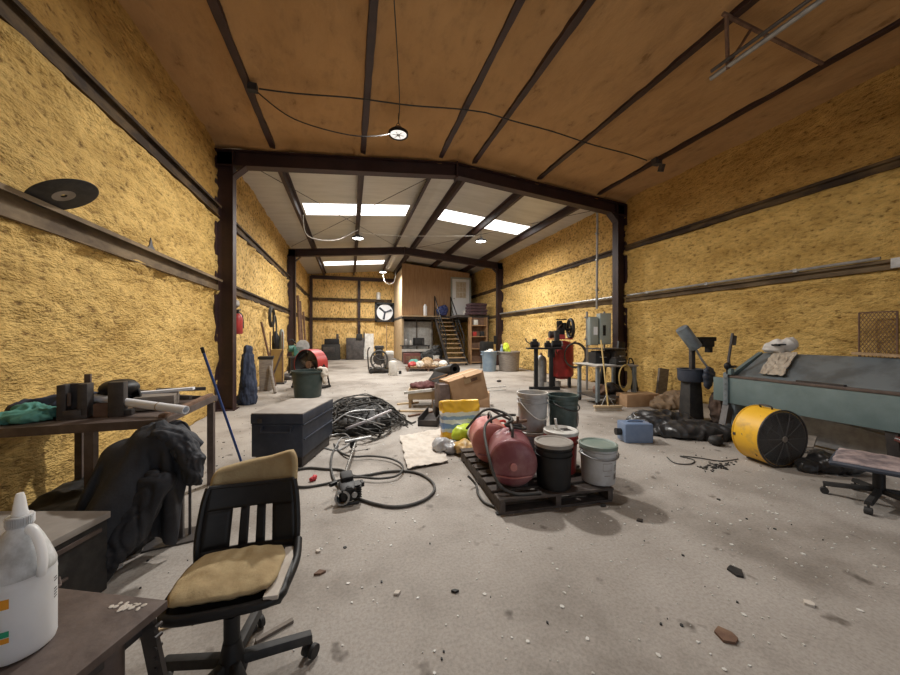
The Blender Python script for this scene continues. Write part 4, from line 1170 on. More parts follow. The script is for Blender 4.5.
tag(o, 'black plastic bag squeezed between the yellow bag and the rear tank', 'bag')
o = blob('plastic_bag', [((0, 0, .06), (.16, .10, .07)), ((-.1, .1, .08), (.1, .12, .09))], mat('clear_bag', (.35, .36, .38), .25, 0, (.5, .5, .5), 7), None, (q.x - .16, q.y - .16, .0), 40, .012, .018, 11, zmin=.001, seed=15)
tag(o, 'clear crumpled plastic bag at the left foot of the bag pile', 'bag')
b = MB().box((0, 0, .0), (.5, .05, .03), Rz(24) @ Ry(-10), bev=.004)
tag(b.build('rubber_strap', M['rubber'], None, (q.x + .22, q.y - .18, .20)), 'black strap lying across the lime bag', 'strap')

# ---------------------------------------------------------------- boxes and scrap behind the bags
q = fl(436, 424)
t = thing('steel_channel', 'dark steel tray lying on the floor in front of the cardboard box', 'tray', (q.x, q.y + .25, 0), -24)
MB().box((0, 0, .012), (.30, .80, .02)).box((-.145, 0, .07), (.012, .80, .13)).box((.145, 0, .07), (.012, .80, .13)).box((0, -.394, .05), (.30, .012, .09)).build('channel', M['steel'], t)
t = thing('steel_bin', 'dark steel drawer full of scraps under the cardboard box', 'drawer', (q.x + .42, q.y + .55, 0), -8)
MB().box((0, 0, .11), (.62, .55, .22), bev=.006).build('box', M['steel'], t)
MB().box((0, -.28, .12), (.2, .02, .03), bev=.005).build('handle', M['brown'], t)
q2 = at(466, 387, 5.55)
t = thing('cardboard_box', 'tilted brown cardboard box on top of the scrap pile', 'box', (q2.x, q2.y + .12, .235), 8)
RB = Ry(-14)
MB().box((0, 0, .275), (.64, .42, .46), RB, bev=.006).build('box', M['card'], t)
MB().box(tuple(V((0, 0, .275)) + RB @ V((0, 0, .232))), (.645, .07, .004), RB).box(tuple(V((0, 0, .275)) + RB @ V((.0, -.2105, .15))), (.12, .003, .08), RB).build('tape', M['plyedge'], t)
MB().box(tuple(V((0, 0, .275)) + RB @ V((.12, -.212, .14))), (.12, .003, .05), RB).build('printed_mark', M['rust'], t)
for s in (-1, 1):
    MB().box(tuple(V((0, 0, .275)) + RB @ V((-.1 + .2 * s, -.24 * s, .25))), (.30, .12, .005), RB @ Rx(20 * s)).build('flap', M['card'], t)
t = thing('metal_case', 'upright dull brown metal case left of the cardboard box', 'case', (q2.x - .40, q2.y + .02, .235), 4)
MB().box((0, 0, .19), (.18, .26, .38), bev=.01).build('body', mat('dull_brown_case', (.14, .10, .09), .5, .2, (.22, .17, .16), 7), t)
MB().tube([(-.09, 0, .3), (-.09, 0, .39), (.09, 0, .39), (.09, 0, .3)], .008).build('handle', M['steel'], t)
a = at(455, 369, 6.0); e = at(441, 386, 6.5)
t = thing('black_roll', 'black rolled tube lying on top behind the cardboard box', 'roll', tuple(a))
MB().pipe((0, 0, 0), V((-.12, .75, -.14)), .10, .045, 24).build('roll', M['black'], t)
MB().box(tuple(V((-.20, .40, -.17))), (.03, .55, .26), Rz(10) @ Ry(38)).build('flap', M['black'], t)
q = fl(417, 406)
t = thing('wooden_crate', 'pale wooden crate of offcuts left of the metal case', 'crate', (q.x + .1, q.y, 0), -14)
MB().box((0, 0, .17), (.5, .46, .015)).box((0, -.23, .26), (.5, .015, .17)).box((0, .23, .26), (.5, .015, .17)).box((-.25, 0, .26), (.015, .46, .17)).box((.25, 0, .26), (.015, .46, .17)).build('box', M['plyedge'], t)
for x, y in ((-.22, -.2), (.22, -.2), (.22, .2), (-.22, .2)): MB().box((x, y, .08), (.05, .05, .16)).build('foot', M['wood'], t)
MB().box((-.02, -.25, .33), (.62, .06, .05), Ry(-6)).build('rail', M['white'], t)
o = blob('old_coat', [((0, 0, .05), (.30, .16, .07)), ((.15, .03, .08), (.16, .14, .07))], mat('dark_red_cloth', (.09, .03, .03), .8, 0, (.15, .05, .05), 6), None, (q.x + .15, q.y + .02, .345), -10, .02, .02, 8, zmin=.001)
tag(o, 'dark red cloth lying on the wooden crate', 'cloth')
for i, (u, v, a_, l, lab) in enumerate(((408, 404, 10, .45, 'leftmost pale stick lying by the wooden crate'), (412, 412, -20, .6, 'second pale lath on the floor in front of the crate'), (425, 414, 25, .7, 'long dark lath on the floor in front of the steel tray'))):
    q = fl(u, v); tag(MB().box((0, 0, .015), (l, .05, .03), Rz(a_)).build('lath', M['plyedge'] if i < 2 else M['rust'], None, tuple(q)), lab, 'lath')
q = fl(482, 407)
tag(MB().box((0, 0, .14), (.36, .3, .28), bev=.006).build('cardboard_box', M['card'], None, (q.x, q.y + .1, 0), -20), 'small cardboard box standing on the floor right of the tilted one', 'box')
for i, (u, v, a_, l, lab) in enumerate(((492, 388, 12, .9, 'thin white rod on the floor behind the cardboard boxes'), (494, 391, 6, .7, 'shorter white rod nearest the small cardboard box'))):
    q = fl(u, v); tag(MB().box((0, 0, .012), (l, .03, .024), Rz(a_)).build('rod', M['white'], None, tuple(q)), lab, 'rod')
q = fl(499, 382)
tag(MB().box((0, 0, .03), (.12, .08, .06), bev=.01).build('metal_lump', M['steel'], None, tuple(q), 30), 'small dark lump on the open floor right of the white rods', 'lump')
# ================================================================ right side
# sheet-metal folding brake along the right wall
BX = 5.2; BYA, BYB = .4, 3.55
t = thing('sheet_brake', 'long teal grey sheet metal folding machine along the right wall', 'machine', (BX, BYB, 0))
Lb = BYB - BYA
MB().box((.02, -Lb / 2, .605), (.05, Lb, .37), bev=.006).build('apron', M['teal'], t)['label'] = 'long teal front plate'
MB().box((.03, -Lb / 2, .805), (.09, Lb, .03), bev=.003).box((.09, -Lb / 2, .79), (.12, Lb, .02)).build('folding_edge', M['brown'], t)
# sloping clamp beam
b = MB().prism([(.06, .825), (.12, .825), (.66, 1.13), (.72, 1.13), (.72, 1.08), (.14, .80), (.06, .80)], Lb - .14, (0, -.08, 0), Rx(90))
b.build('clamp_beam', M['tealtop'], t)['label'] = 'worn sloping top plate'
MB().box((.5, -Lb / 2, .72), (.30, Lb - .2, .16), bev=.01).box((.62, -Lb / 2, .9), (.08, Lb - .2, .3)).build('bed', M['teal'], t)
# end plates
for y in (-.02, -Lb + .02):
    b = MB().prism([(-.02, .36), (.10, .26), (.35, .26), (.62, .02), (.8, .02), (.8, 1.05), (.68, 1.14), (.12, .86), (-.02, .86)], .05, (0, y + .025, 0), Rx(90))
    b.build('end_plate', M['teal'], t)
b = MB()
for z in (.46, .54, .62, .70, .78): b.cyl((-.02, -.02, z), (-.045, -.02, z), .014, n=10)
b.box((-.03, -.02, .62), (.012, .06, .46), bev=.003)
b.build('hinge_plate', M['tealtop'], t)
for y in (-.06, -1.55, -Lb + .1):
    MB().box((.10, y, .22), (.10, .09, .46), Ry(-10), bev=.004).build('leg', M['tealtop'] if y > -.1 else M['steel'], t)
    MB().box((.35, y, .02), (.8, .1, .04), bev=.004).build('foot', M['steel'], t)
MB().box((.34, -.9, .2), (.02, 1.1, .34)).build('guard_panel', M['galv'], t)
MB().box((.42, -2.0, .22), (.30, .7, .38), bev=.01).build('cabinet', M['panelgrey'], t)
f_ = fl(723, 436) - V((BX, BYB, 0))
MB().tube([(.06, .0, .42), (f_.x, f_.y, .03)], .065, n=4).build('leg', M['steel'], t)
MB().box((.04, .09, .60), (.03, .20, .34), bev=.004).build('hinge_plate', M['teal'], t)
b = MB().tube([(.0, -.05, .86), (.03, -.02, 1.05), (.14, .0, 1.42)], .018, n=8).box((.13, -.02, 1.32), (.09, .02, .14), Ry(10))
b.build('clamp_lever', M['steel'], t)
MB().ball((-.02, -.04, .95), (.05, .04, .055)).box((.06, -.06, .94), (.14, .05, .03), Rz(20)).cyl((-.02, -.04, .84), (-.02, -.04, .95), .02).build('cam', M['black'], t)
MB().box((.0, -.06, .875), (.07, .07, .09), bev=.008).build('pivot', M['teal'], t)
q = wx(820, 380, BX + .04)
tag(MB().box((0, 0, .01), (.05, .42, .02)).build('steel_strip', M['steel'], None, (BX + .04, q.y, .82)), 'dark steel strip lying on the front lip of the folding machine', 'strip')
# canvas on the machine
def canv(u, v):
    q = v; x = .14 + .50 * q; y = -.22 - .27 * u - .12 * (1 - v)
    z = .845 + (x - .12) * .565
    return (BX + x - .02 - .02 * abs(ns((u * 3, v * 2, 1), 2)), BYB + y + .02 * ns((u, v, 2), 5), z + .012 + .025 * abs(ns((u, v, 0), 4.5)) + .012 * ns((u, v, 0), 11))
tag(MB().grid(canv, 30, 34).build('canvas_cloth', M['cream'], None, None, solid=.006), 'cream canvas cloth hanging down the sloping top of the folding machine', 'cloth')
o = blob('white_bag', [((0, 0, .10), (.12, .10, .11)), ((.05, -.09, .13), (.10, .08, .11)), ((-.06, .06, .08), (.08, .08, .08))], M['whitecloth'], None, (BX + .66, BYB - .26, 1.12), 0, .014, .018, 9, zmin=.0, seed=21)
o.data.materials[0] = mat('white_plastic_bag', (.6, .58, .55), .4, 0, (.75, .74, .72), 5, bump=.2)
tag(o, 'crumpled white plastic bag with black marks on top of the folding machine', 'bag')
tag(MB().box((0, 0, .012), (.2, .03, .024), Rz(60)).box((.02, -.06, .02), (.03, .12, .02), Rz(60)).build('black_clip', M['black'], None, (BX + .53, BYB - .28, 1.24)), 'black bracket lying on the white plastic bag', 'bracket')

# yellow drum fan
t = thing('drum_fan', 'yellow drum fan standing on the floor before the folding machine', 'fan', (4.38, 2.55, 0), 0)
ax = V((-.16, -.987, 0)); Rr = .295; Lf = .28
t.rotation_euler = (0, 0, math.atan2(ax.y, ax.x))     # local +x is the axis towards the front grille
Rf = Ry(90)
MB().pipe((-Lf / 2, 0, Rr + .005), (Lf / 2, 0, Rr + .005), Rr, Rr - .014, 52).build('drum', M['yellow'], t)
MB().tube([(Lf / 2, Rr * math.cos(a * PI / 24), Rr + .005 + Rr * math.sin(a * PI / 24)) for a in range(48)], .010, n=8, closed=True).build('front_rim', M['steel'], t)
MB().tube([(-Lf / 2, Rr * math.cos(a * PI / 24), Rr + .005 + Rr * math.sin(a * PI / 24)) for a in range(48)], .008, n=8, closed=True).build('rear_rim', M['yellow'], t)
MB().pipe((-Lf / 2 + .002, 0, Rr + .005), (Lf / 2 - .004, 0, Rr + .005), Rr - .015, Rr - .02, 52).cyl((-Lf / 2 + .004, 0, Rr + .005), (-Lf / 2 + .012, 0, Rr + .005), Rr - .02, n=40).build('liner', M['black'], t)['label'] = 'dark inside of the drum'
b = MB()
for k in range(1, 27):
    r = .04 + k * .0096
    b.tube([(Lf / 2 + .02 * (1 - (r / Rr) ** 2), r * math.cos(a * PI / 18), Rr + .005 + r * math.sin(a * PI / 18)) for a in range(36)], .0022, n=4, closed=True)
for k in range(10):
    a = k * PI / 5
    b.tube([(Lf / 2 + .02 * (1 - (r / Rr) ** 2), r * math.cos(a), Rr + .005 + r * math.sin(a)) for r in (.03, .1, .2, Rr)], .0035, n=5)
b.build('grille', mat('grille_grey', (.17, .17, .17), .5, .1), t)
MB().lathe([(0, .012), (.028, .012), (.034, .004), (.034, 0), (0, 0)], c=(Lf / 2 + .016, 0, Rr + .005), R=Rf, n=20).build('badge', M['dust'], t)
b = MB()
for k in range(4):
    a = k * PI / 2 + .3
    def bl(u, v, a=a):
        r = .06 + u * .22; s = (v - .5) * .22
        c, d = math.cos(a), math.sin(a)
        return (.02 + s * .5, r * c - s * d, Rr + r * d + s * c)
    b.grid(bl, 8, 4)
b.cyl((-.06, 0, Rr), (.06, 0, Rr), .06, n=18)
b.build('blades', mat('blade_grey', (.06, .06, .06), .5, .2), t, solid=.004)
MB().cyl((-.15, 0, Rr), (-.06, 0, Rr), .09, n=20).box((-.12, 0, Rr), (.03, .6, .03)).build('motor', M['steel'], t)
MB().tube([(-.05, -.03, 2 * Rr), (-.05, -.05, 2 * Rr + .035), (.06, -.05, 2 * Rr + .035), (.06, -.03, 2 * Rr)], .009, smooth=4).build('carry_handle', M['steel'], t)
MB().box((0, .08, .012), (.3, .05, .024)).box((0, -.08, .012), (.3, .05, .024)).build('foot', M['steel'], t)

# second chair, at the right edge
q = fl(879, 505)
t = thing('office_chair', 'low black swivel chair with worn pinkish seat at the right edge', 'chair', (q.x + .0, q.y, 0), 200)
def seat2(u, v):
    x = (u - .5) * .48; y = (v - .5) * .46
    e = max(abs(u - .5), abs(v - .5)) * 2
    return (x, y, .365 - .02 * e ** 6 + .012 * ns((x, y, 0), 9))
MB().grid(seat2, 24, 24).build('seat', M['pink'], t, solid=.03)['label'] = 'worn pinkish seat with torn cover'
MB().tube([(-.24, -.2, .33), (-.2, -.235, .325), (.2, -.235, .325), (.24, -.2, .33), (.25, .1, .34), (.2, .24, .35), (-.2, .24, .35), (-.25, .1, .34)], .02, n=8, closed=True, smooth=4).build('seat_shell', M['bluegrey'], t)
def back2(u, v): 
    x = (u - .5) * .44; return (x, .25 + .05 * v - .05 * (1 - (2 * (u - .5)) ** 2), .34 + .38 * v)
MB().grid(back2, 16, 10).build('backrest', M['bluegrey'], t, solid=.02)
MB().cyl((0, 0, .1), (0, 0, .3), .035, n=16).box((0, 0, .31), (.2, .2, .03)).build('column', M['black'], t)
for i in range(5):
    a = math.radians(-8 + i * 72); cx, cy = math.cos(a), math.sin(a)
    MB().box((cx * .16, cy * .16, .105), (.30, .05, .035), Rz(math.degrees(a)) @ Ry(7), bev=.008, taper=(1, .7)).build('base_arm', M['rubber'], t)
    MB().cyl((cx * .30 - cy * .02, cy * .30 + cx * .02, .027), (cx * .30 + cy * .02, cy * .30 - cx * .02, .027), .027, n=16).cyl((cx * .30, cy * .30, .03), (cx * .30, cy * .30, .085), .008).build('caster', M['rubber'], t)
# long pipe slanting in front of the red tub
a = at(838, 422, 4.0); e = at(905, 441, 3.3)
tag(MB().tube([a, e], .013, n=8).build('long_pipe', M['galv']), 'thin grey pipe slanting under the right end of the folding machine', 'pipe')
q = fl(868, 452)
t = thing('tub', 'dark red-brown tub under the right end of the folding machine', 'tub', (5.45, 1.75, 0), 0)
MB().lathe([(0, 0), (.24, 0), (.30, .36), (.32, .365), (.32, .38), (.285, .38), (.225, .02), (0, .02)], n=32).build('body', M['redbrown'], t)
MB().lathe([(.30, .335), (.325, .335), (.325, .35), (.30, .35), (.30, .335)], n=32).build('rim', M['redbrown'], t)

def bagpile(name, label, cat, loc, parts, m, seed, rz=0, amp=.022, vox=.016, fr=8, grp=None):
    o = blob(name, parts, m, None, loc, rz, vox, amp, fr, zmin=.001, seed=seed); tag(o, label, cat, grp); return o
q = fl(828, 474)
bagpile('plastic_bag', 'shiny black plastic bag on the floor between the fan and the right chair', 'bag', (q.x + .1, q.y + .05, 0), [((0, 0, .09), (.16, .14, .10)), ((.12, -.08, .09), (.14, .12, .10)), ((-.16, .06, .05), (.15, .10, .06))], M['blackbag'], 31, 0, .02)
q = fl(800, 452)
tag(MB().box((0, 0, .12), (.3, .16, .02), Ry(-16) @ Rz(20)).build('board', M['greywood'], None, (q.x + .1, q.y, 0.0)), 'short grey board propped on the black bag under the folding machine', 'board')

# black tarps left of the machine
q = fl(690, 436)
bagpile('black_tarp', 'crumpled black plastic tarp on the floor right of the blue can', 'tarp', (q.x, q.y + .1, 0), [((0, 0, .06), (.55, .33, .12)), ((-.35, .2, .10), (.3, .3, .15)), ((.3, -.15, .07), (.32, .2, .12)), ((-.1, .3, .13), (.4, .2, .12))], M['blackbag'], 40, -20, .035, .018, 6)
q = fl(655, 408)
bagpile('brown_paper', 'crumpled brown paper heap by the wall behind the black tarp', 'paper', (q.x + .4, q.y + .0, 0), [((0, 0, .08), (.4, .25, .13)), ((.25, .1, .1), (.25, .2, .16)), ((-.25, -.05, .06), (.25, .2, .1))], M['brownpaper'], 42, 0, .05, .02, 6)
q = fl(645, 407)
t = thing('cardboard_box', 'long low cardboard box against the right wall by the frame column', 'box', (q.x, q.y + .18, 0), -6)
MB().box((0, 0, .12), (.72, .32, .24), bev=.006).build('box', M['card'], t)
MB().box((0, 0, .241), (.7, .06, .003)).build('tape', M['plyedge'], t)
p = wx(661, 393, 6.72)
t = tag(MB().box((0, 0, .33), (.26, .045, .66), Rz(0) @ Ry(8)).build('board', M['greywood'], None, (p.x - .08, p.y - .1, 0.0)), 'grey weathered board standing on end against the right wall', 'board')
# blue can
q = fl(641, 443)
t = thing('blue_can', 'faded blue square can with a black cap lying on the floor', 'can', (q.x, q.y + .1, 0), -18)
MB().box((0, 0, .125), (.36, .24, .25), bev=.025).build('body', M['blue'], t)
MB().cyl((-.18, 0, .12), (-.25, 0, .12), .045, n=18).build('cap', M['black'], t)
MB().tube([(-.1, 0, .25), (-.07, 0, .265), (.07, 0, .265), (.1, 0, .25)], .012, smooth=3).build('handle', M['blue'], t)

# bits by the brake foot
q = fl(724, 443)
t = thing('steel_angle', 'bent dark steel bracket on the floor left of the yellow fan', 'bracket', (q.x, q.y + .05, 0), 15)
MB().box((0, 0, .09), (.50, .06, .02), Ry(-6)).box((-.15, 0, .045), (.10, .10, .09), bev=.01).build('bracket', M['brown'], t)
MB().ball((-.2, -.03, .06), (.09, .08, .06)).build('lump', M['rubber'], t)
tag(MB().tube([fl(u, v, .008) for u, v in ((667, 457), (675, 463), (690, 464), (694, 460), (680, 456), (700, 458), (720, 461), (738, 459))], .006, n=6, smooth=6).build('thin_wire', M['hose']), 'thin black wire squiggling on the floor left of the yellow fan', 'wire')
b = MB()
for i in range(60):
    q = fl(random.gauss(716, 9), random.gauss(467, 3)); b.box((q.x, q.y, .004), (random.uniform(.01, .04), random.uniform(.006, .02), .008), Rz(random.uniform(0, 180)))
tag(b.build('swept_debris', M['rubber']), 'small dark heap of sweepings on the floor left of the yellow fan', 'debris', None, 'stuff')

# pedestal machine near the wall
q = fl(691, 420)
t = thing('pedestal_machine', 'dark pedestal grinder with a tilted grey cylinder head by the right wall', 'machine', (q.x, q.y, 0), -10)
MB().box((0, 0, .02), (.42, .4, .04), bev=.006).build('base', M['steel'], t)
MB().box((0, 0, .35), (.26, .24, .64), bev=.02, taper=(.8, .8)).build('pedestal', M['rubber'], t)
MB().lathe([(0, .64), (.17, .64), (.19, .68), (.19, .82), (.20, .83), (.2, .845), (.165, .845), (.16, .70), (0, .70)], n=28).build('coolant_pan', M['bluegrey'], t)
MB().box((.02, 0, 1.0), (.07, .06, .62), bev=.006).build('upright', M['steel'], t)
hr_ = to_dir((-.66, .1, .9))
MB().lathe([(0, -.21), (.085, -.21), (.095, -.2), (.095, .17), (.088, .185), (.07, .19), (0, .19)], c=(-.10, -.06, 1.36), R=hr_, n=26).build('motor_head', M['tealtop'], t)
MB().box((.20, .0, 1.33), (.42, .12, .07), bev=.01).box((.25, 0, 1.26), (.22, .16, .12), bev=.02).box((.3, -.02, 1.16), (.05, .1, .1)).build('arm', M['black'], t)
MB().tube([(.0, -.07, 1.2), (.10, -.10, 1.0), (.34, -.14, .66)], .017, n=8).build('feed_lever', M['galv'], t)
MB().cyl((-.02, -.05, 1.13), (-.02, -.05, 1.18), .03, n=12).build('knob', M['black'], t)
o = blob('hanging_rag', [((.0, 0, .0), (.11, .05, .14)), ((-.02, 0, -.12), (.07, .04, .1))], M['bluegrey'], None, (q.x + .07, q.y - .24, .76), 0, .012, .012, 10, seed=50)
tag(o, 'grey rag hanging over the pan of the pedestal machine', 'rag')
o = blob('dirty_coverall', [((0, 0, .26), (.17, .14, .30)), ((.04, .0, .5), (.12, .11, .14)), ((.16, -.05, .16), (.17, .15, .2))], mat('dirty_brown_cloth', (.045, .032, .026), .85, 0, (.12, .075, .055), 5), None, (q.x + .22, q.y - .32, 0), 0, .014, .02, 8, zmin=.001, seed=55)
tag(o, 'dirty brown cloths heaped at the foot of the pedestal machine', 'cloth')

# mesh panel and board at the wall
pa, pb = wx(868, 316, XR - .20), wx(899, 350, XR - .20)
t = thing('mesh_panel', 'dark expanded metal mesh panel leaning on the right wall at the edge', 'mesh panel', (XR - .2, (pa.y + 2.62) / 2, .78))
b = MB(); wy0, wz0 = .34, .92
for k in range(-14, 26):
    for s in (-1, 1):
        y0 = -wy0 / 2 + k * .036
        ya, za, yb, zb = y0, 0, y0 + s * wz0 * .55, wz0
        lo, hi = -wy0 / 2, wy0 / 2
        def cl(y): return max(0, min(1, (y - ya) / (yb - ya)))
        t0, t1 = sorted((cl(lo), cl(hi)))
        if t1 - t0 < .03: continue
        p0, p1 = V((0, ya + (yb - ya) * t0, za + wz0 * t0)), V((0, ya + (yb - ya) * t1, za + wz0 * t1))
        b.tube([p0, p1], .004, n=4)
b.build('mesh', M['rust'], t)
b = MB()
for y in (-wy0 / 2, wy0 / 2): b.box((0, y, wz0 / 2), (.02, .015, wz0))
for z in (0, wz0): b.box((0, 0, z), (.02, wy0, .015))
b.build('frame', M['rust'], t)
tag(MB().box((0, 0, .02), (.10, 1.2, .03), Rx(2)).build('board', M['wood'], None, (BX + .68, BYB - 1.6, 1.13)), 'pale wooden lath lying along the back of the folding machine', 'board')

# ---------------------------------------------------------------- work table by the right column
t = thing('work_table', 'grey steel rolling work table covered with dark tools by the right column', 'table', (4.62, 5.52, 0), -4)
MB().box((.48, .36, .78), (.96, .72, .03), bev=.003).build('tabletop', M['dust'], t)
for x, y in ((.06, .05), (.06, .66), (.90, .05), (.90, .66)):
    MB().box((x, y, .42), (.06, .06, .70)).build('leg', M['tealtop'], t)
    MB().cyl((x - .02, y, .05), (x + .02, y, .05), .045, n=14).box((x, y, .085), (.05, .06, .02)).build('caster', M['black'], t)
MB().box((.48, .36, .16), (.90, .66, .03)).build('shelf', M['steel'], t)
MB().box((.2, .36, .80), (.46, .76, .012), Rz(6)).build('loose_sheet', M['white'], t)
for i, (x, y, z, s, m, lab) in enumerate((
        (.38, .45, .81, (.32, .30, .24), 'black', 'black machine block at the left on the work table'), (.74, .45, .81, (.32, .34, .27), 'steel', 'dark steel tool case at the right on the work table'),
        (.60, .16, .81, (.26, .2, .12), 'rubber', 'low dark tool box at the front of the work table'))):
    q = Rz(-4) @ V((x, y, 0)); tt = thing('tool_case', lab, 'tool case', (4.62 + q.x, 5.52 + q.y, .80), random.uniform(-12, 12), 'dark tools on the work table')
    MB().box((0, 0, s[2] / 2), s, bev=.015).build('body', M[m], tt)
    MB().tube([(-.06, -s[1] / 2, s[2] * .6), (-.06, -s[1] / 2 - .03, s[2] * .6), (.06, -s[1] / 2 - .03, s[2] * .6), (.06, -s[1] / 2, s[2] * .6)], .008).build('handle', M['galv'], tt)
    MB().box((0, 0, s[2] + .015), (s[0] * .8, s[1] * .7, .03), bev=.008).build('lid', M['steel'], tt)
q = V((4.62 + .86, 5.52 + .3, 1.10))
tag(MB().box((0, 0, .012), (.72, .40, .024), bev=.003).build('steel_plate', M['steel'], None, (4.62 + .58, 5.52 + .40, 1.10), 4), 'dark steel plate lying across the tool cases under the electrical boxes', 'plate')
for i, (x, y, s, m, lab) in enumerate(((.35, .3, .15, 'rust', 'rusty lump on the left of the lower table shelf'), (.65, .35, .17, 'steel', 'dark lump in the middle of the lower table shelf'), (.86, .3, .12, 'rubber', 'black lump at the right of the lower table shelf'))):
    o = blob('scrap_bundle', [((0, 0, s * .6), (s, s * .9, s * .7)), ((s * .5, .02, s * .5), (s * .7, s * .6, s * .6))], M[m], None, (4.62 + x, 5.52 + y, .175), 0, .018, .02, 9, zmin=.001, seed=60 + i); tag(o, lab, 'scrap', 'scrap on the lower table shelf')
t = thing('hose_coil', 'yellow coiled hose hanging behind the broom handle on the work table', 'hose', (4.62 + .62, 5.52 - .03, .55), 0)
b = MB()
for k in range(5): b.tube([((.12 + .008 * k) * math.cos(a * PI / 12), -.012 * k, (.22 + .01 * k) * math.sin(a * PI / 12)) for a in range(24)], .010, n=6, closed=True)
b.build('coil', mat('yellow_hose', (.5, .36, .12), .6), t)
MB().tube([(0, .02, .2), (0, 0, .24), (0, -.05, .22)], .006).build('hook', M['steel'], t)
# broom
q = fl(608, 411); hd0 = V((q.x, q.y, 0))
t = thing('broom', 'push broom with a wide head and yellow wooden handle leaning on the work table', 'broom', tuple(hd0), 0)
t.rotation_euler = (0, 0, math.radians(-16))
MB().box((0, 0, .085), (.52, .07, .04), bev=.008).build('head', M['plyedge'], t)
MB().box((0, 0, .033), (.50, .06, .066), bev=.01, taper=(.98, .6)).build('bristles', M['cream'], t)
ht = Rz(16) @ (at(601, 340, 6.55) - hd0)
MB().tube([(0, 0, .1), tuple(ht)], .014, n=9).build('handle', mat('broom_yellow', (.55, .40, .16), .5), t)
b = MB().tube([(-.12, 0, .1), tuple(V((0, 0, .1)).lerp(ht, .17))], .006).tube([(.12, 0, .1), tuple(V((0, 0, .1)).lerp(ht, .17))], .006)
b.build('brace', M['galv'], t)
# dark leaning things by the column
for i, (x, y, w_, h_, lab) in enumerate(((5.78, 6.22, .18, 1.25, 'tall black steel channel leaning right of the work table'), (5.72, 6.62, .12, .95, 'shorter black steel channel leaning behind the tall one'))):
    tag(MB().box((0, 0, h_ / 2), (w_, .06, h_), Ry(9), bev=.004).box((.02, -.035, h_ * .55), (w_ * .4, .02, h_ * .7), Ry(9)).build('steel_channel', M['black'], None, (x, y, .01)), lab, 'channel')
q = V((6.1, 5.95, 0))
t = thing('step_stool', 'dark folded metal chair standing right of the work table', 'folded chair', (5.98, 5.92, 0), 30)
MB().tube([(-.2, 0, .01), (-.17, .10, .8), (.17, .10, .8), (.2, 0, .01)], .014, smooth=3).build('frame', M['black'], t)
MB().box((0, .06, .42), (.34, .03, .36), Rx(-8), bev=.01).build('seat', M['steel'], t)
MB().box((0, .10, .70), (.34, .02, .16), Rx(-8), bev=.006).build('backrest', M['steel'], t)

# electrical boxes on the column
ex = wy(600, 330, 7.0)
t = thing('electrical_box', 'tall grey breaker box with an open dark slot on the right column', 'electrical box', (6.14, 7.04, 1.20), -14)
MB().box((0, .06, .36), (.28, .20, .78), bev=.008).build('box', M['panelgrey'], t)
MB().box((0, -.045, .36), (.25, .012, .74), bev=.004).build('door', M['panelgrey'], t)
MB().box((-.04, -.053, .32), (.07, .008, .26)).build('slot', M['black'], t)
MB().box((.10, -.06, .36), (.02, .02, .10), bev=.004).build('handle', M['galv'], t)
t = thing('electrical_box', 'grey breaker box with a white notice, left of the taller one', 'electrical box', (5.87, 7.12, 1.18), -14)
MB().box((0, .06, .32), (.22, .18, .70), bev=.008).build('box', M['panelgrey'], t)
MB().box((0, -.035, .32), (.20, .012, .66), bev=.004).build('door', M['panelgrey'], t)
MB().box((.03, -.043, .33), (.10, .005, .20)).build('notice', M['paper'], t)['label'] = 'white paper notice'
t = thing('strut_frame', 'steel strut frame carrying the electrical boxes beside the column', 'strut frame', (6.0, 7.24, 0), -14)
for x in (-.2, .25): MB().box((x, 0, 1.0), (.04, .04, 2.0)).build('post', M['galv'], t)
for z in (1.3, 1.85): MB().box((.05, 0, z), (.62, .03, .04)).build('rail', M['galv'], t)

# ---------------------------------------------------------------- motor stand and compressor
t = thing('motor_stand', 'black steel stand on a flat foot carrying small motors', 'stand', (4.78, 7.62, 0), -16)
MB().box((0, 0, .04), (.78, .1, .08), bev=.004).build('foot', M['black'], t)
for x in (-.22, .17): MB().box((x, 0, .56), (.09, .09, .96), bev=.004).build('post', M['black'], t)
MB().box((0, .05, 1.06), (.86, .34, .04), bev=.004).build('top_plate', M['black'], t)
for i, (x, lab, s) in enumerate(((-.24, 'small dark motor with a bent pipe at the left end of the stand', 1.0), (.10, 'small dark motor in the middle of the stand', .8), (.33, 'taller dark motor at the right end of the stand', 1.15))):
    q = Rz(-16) @ V((x, .05, 0)); tt = thing('motor', lab, 'motor', (4.78 + q.x, 7.62 + q.y, 1.08), -16, 'motors on the stand')
    MB().cyl((-.10 * s, 0, .085 * s), (.08 * s, 0, .085 * s), .08 * s, n=20).build('housing', M['black'], tt)
    MB().box((0, 0, .01), (.18 * s, .12 * s, .02)).build('foot', M['steel'], tt)
    MB().cyl((.08 * s, 0, .085 * s), (.12 * s, 0, .085 * s), .06 * s, n=16).build('end_cap', M['galv'], tt)
    MB().box((0, 0, .185 * s + (.08 if i == 2 else 0)), (.10 * s, .10 * s, .08 * s + (.2 if i == 2 else 0)), bev=.01).build('terminal_box', M['rubber'], tt)
    if i == 0: MB().tube([(-.12, 0, .1), (-.2, 0, .16), (-.24, 0, .24)], .014, smooth=4).build('pipe', M['steel'], tt)
t = thing('gas_cylinder', 'grey gas cylinder standing behind the motor stand', 'cylinder', (4.95, 8.05, 0), 0)
MB().lathe([(0, 0), (.13, 0), (.14, .02), (.14, .70), (.12, .79), (.06, .85), (.045, .86), (0, .86)], n=28).build('body', M['galv'], t)
MB().cyl((0, 0, .86), (0, 0, .93), .03, n=12).build('valve', M['rust'], t)
t = thing('air_compressor', 'tall red upright air compressor with a black pump on top', 'compressor', (5.55, 8.0, 0), -18)
cr_ = .31
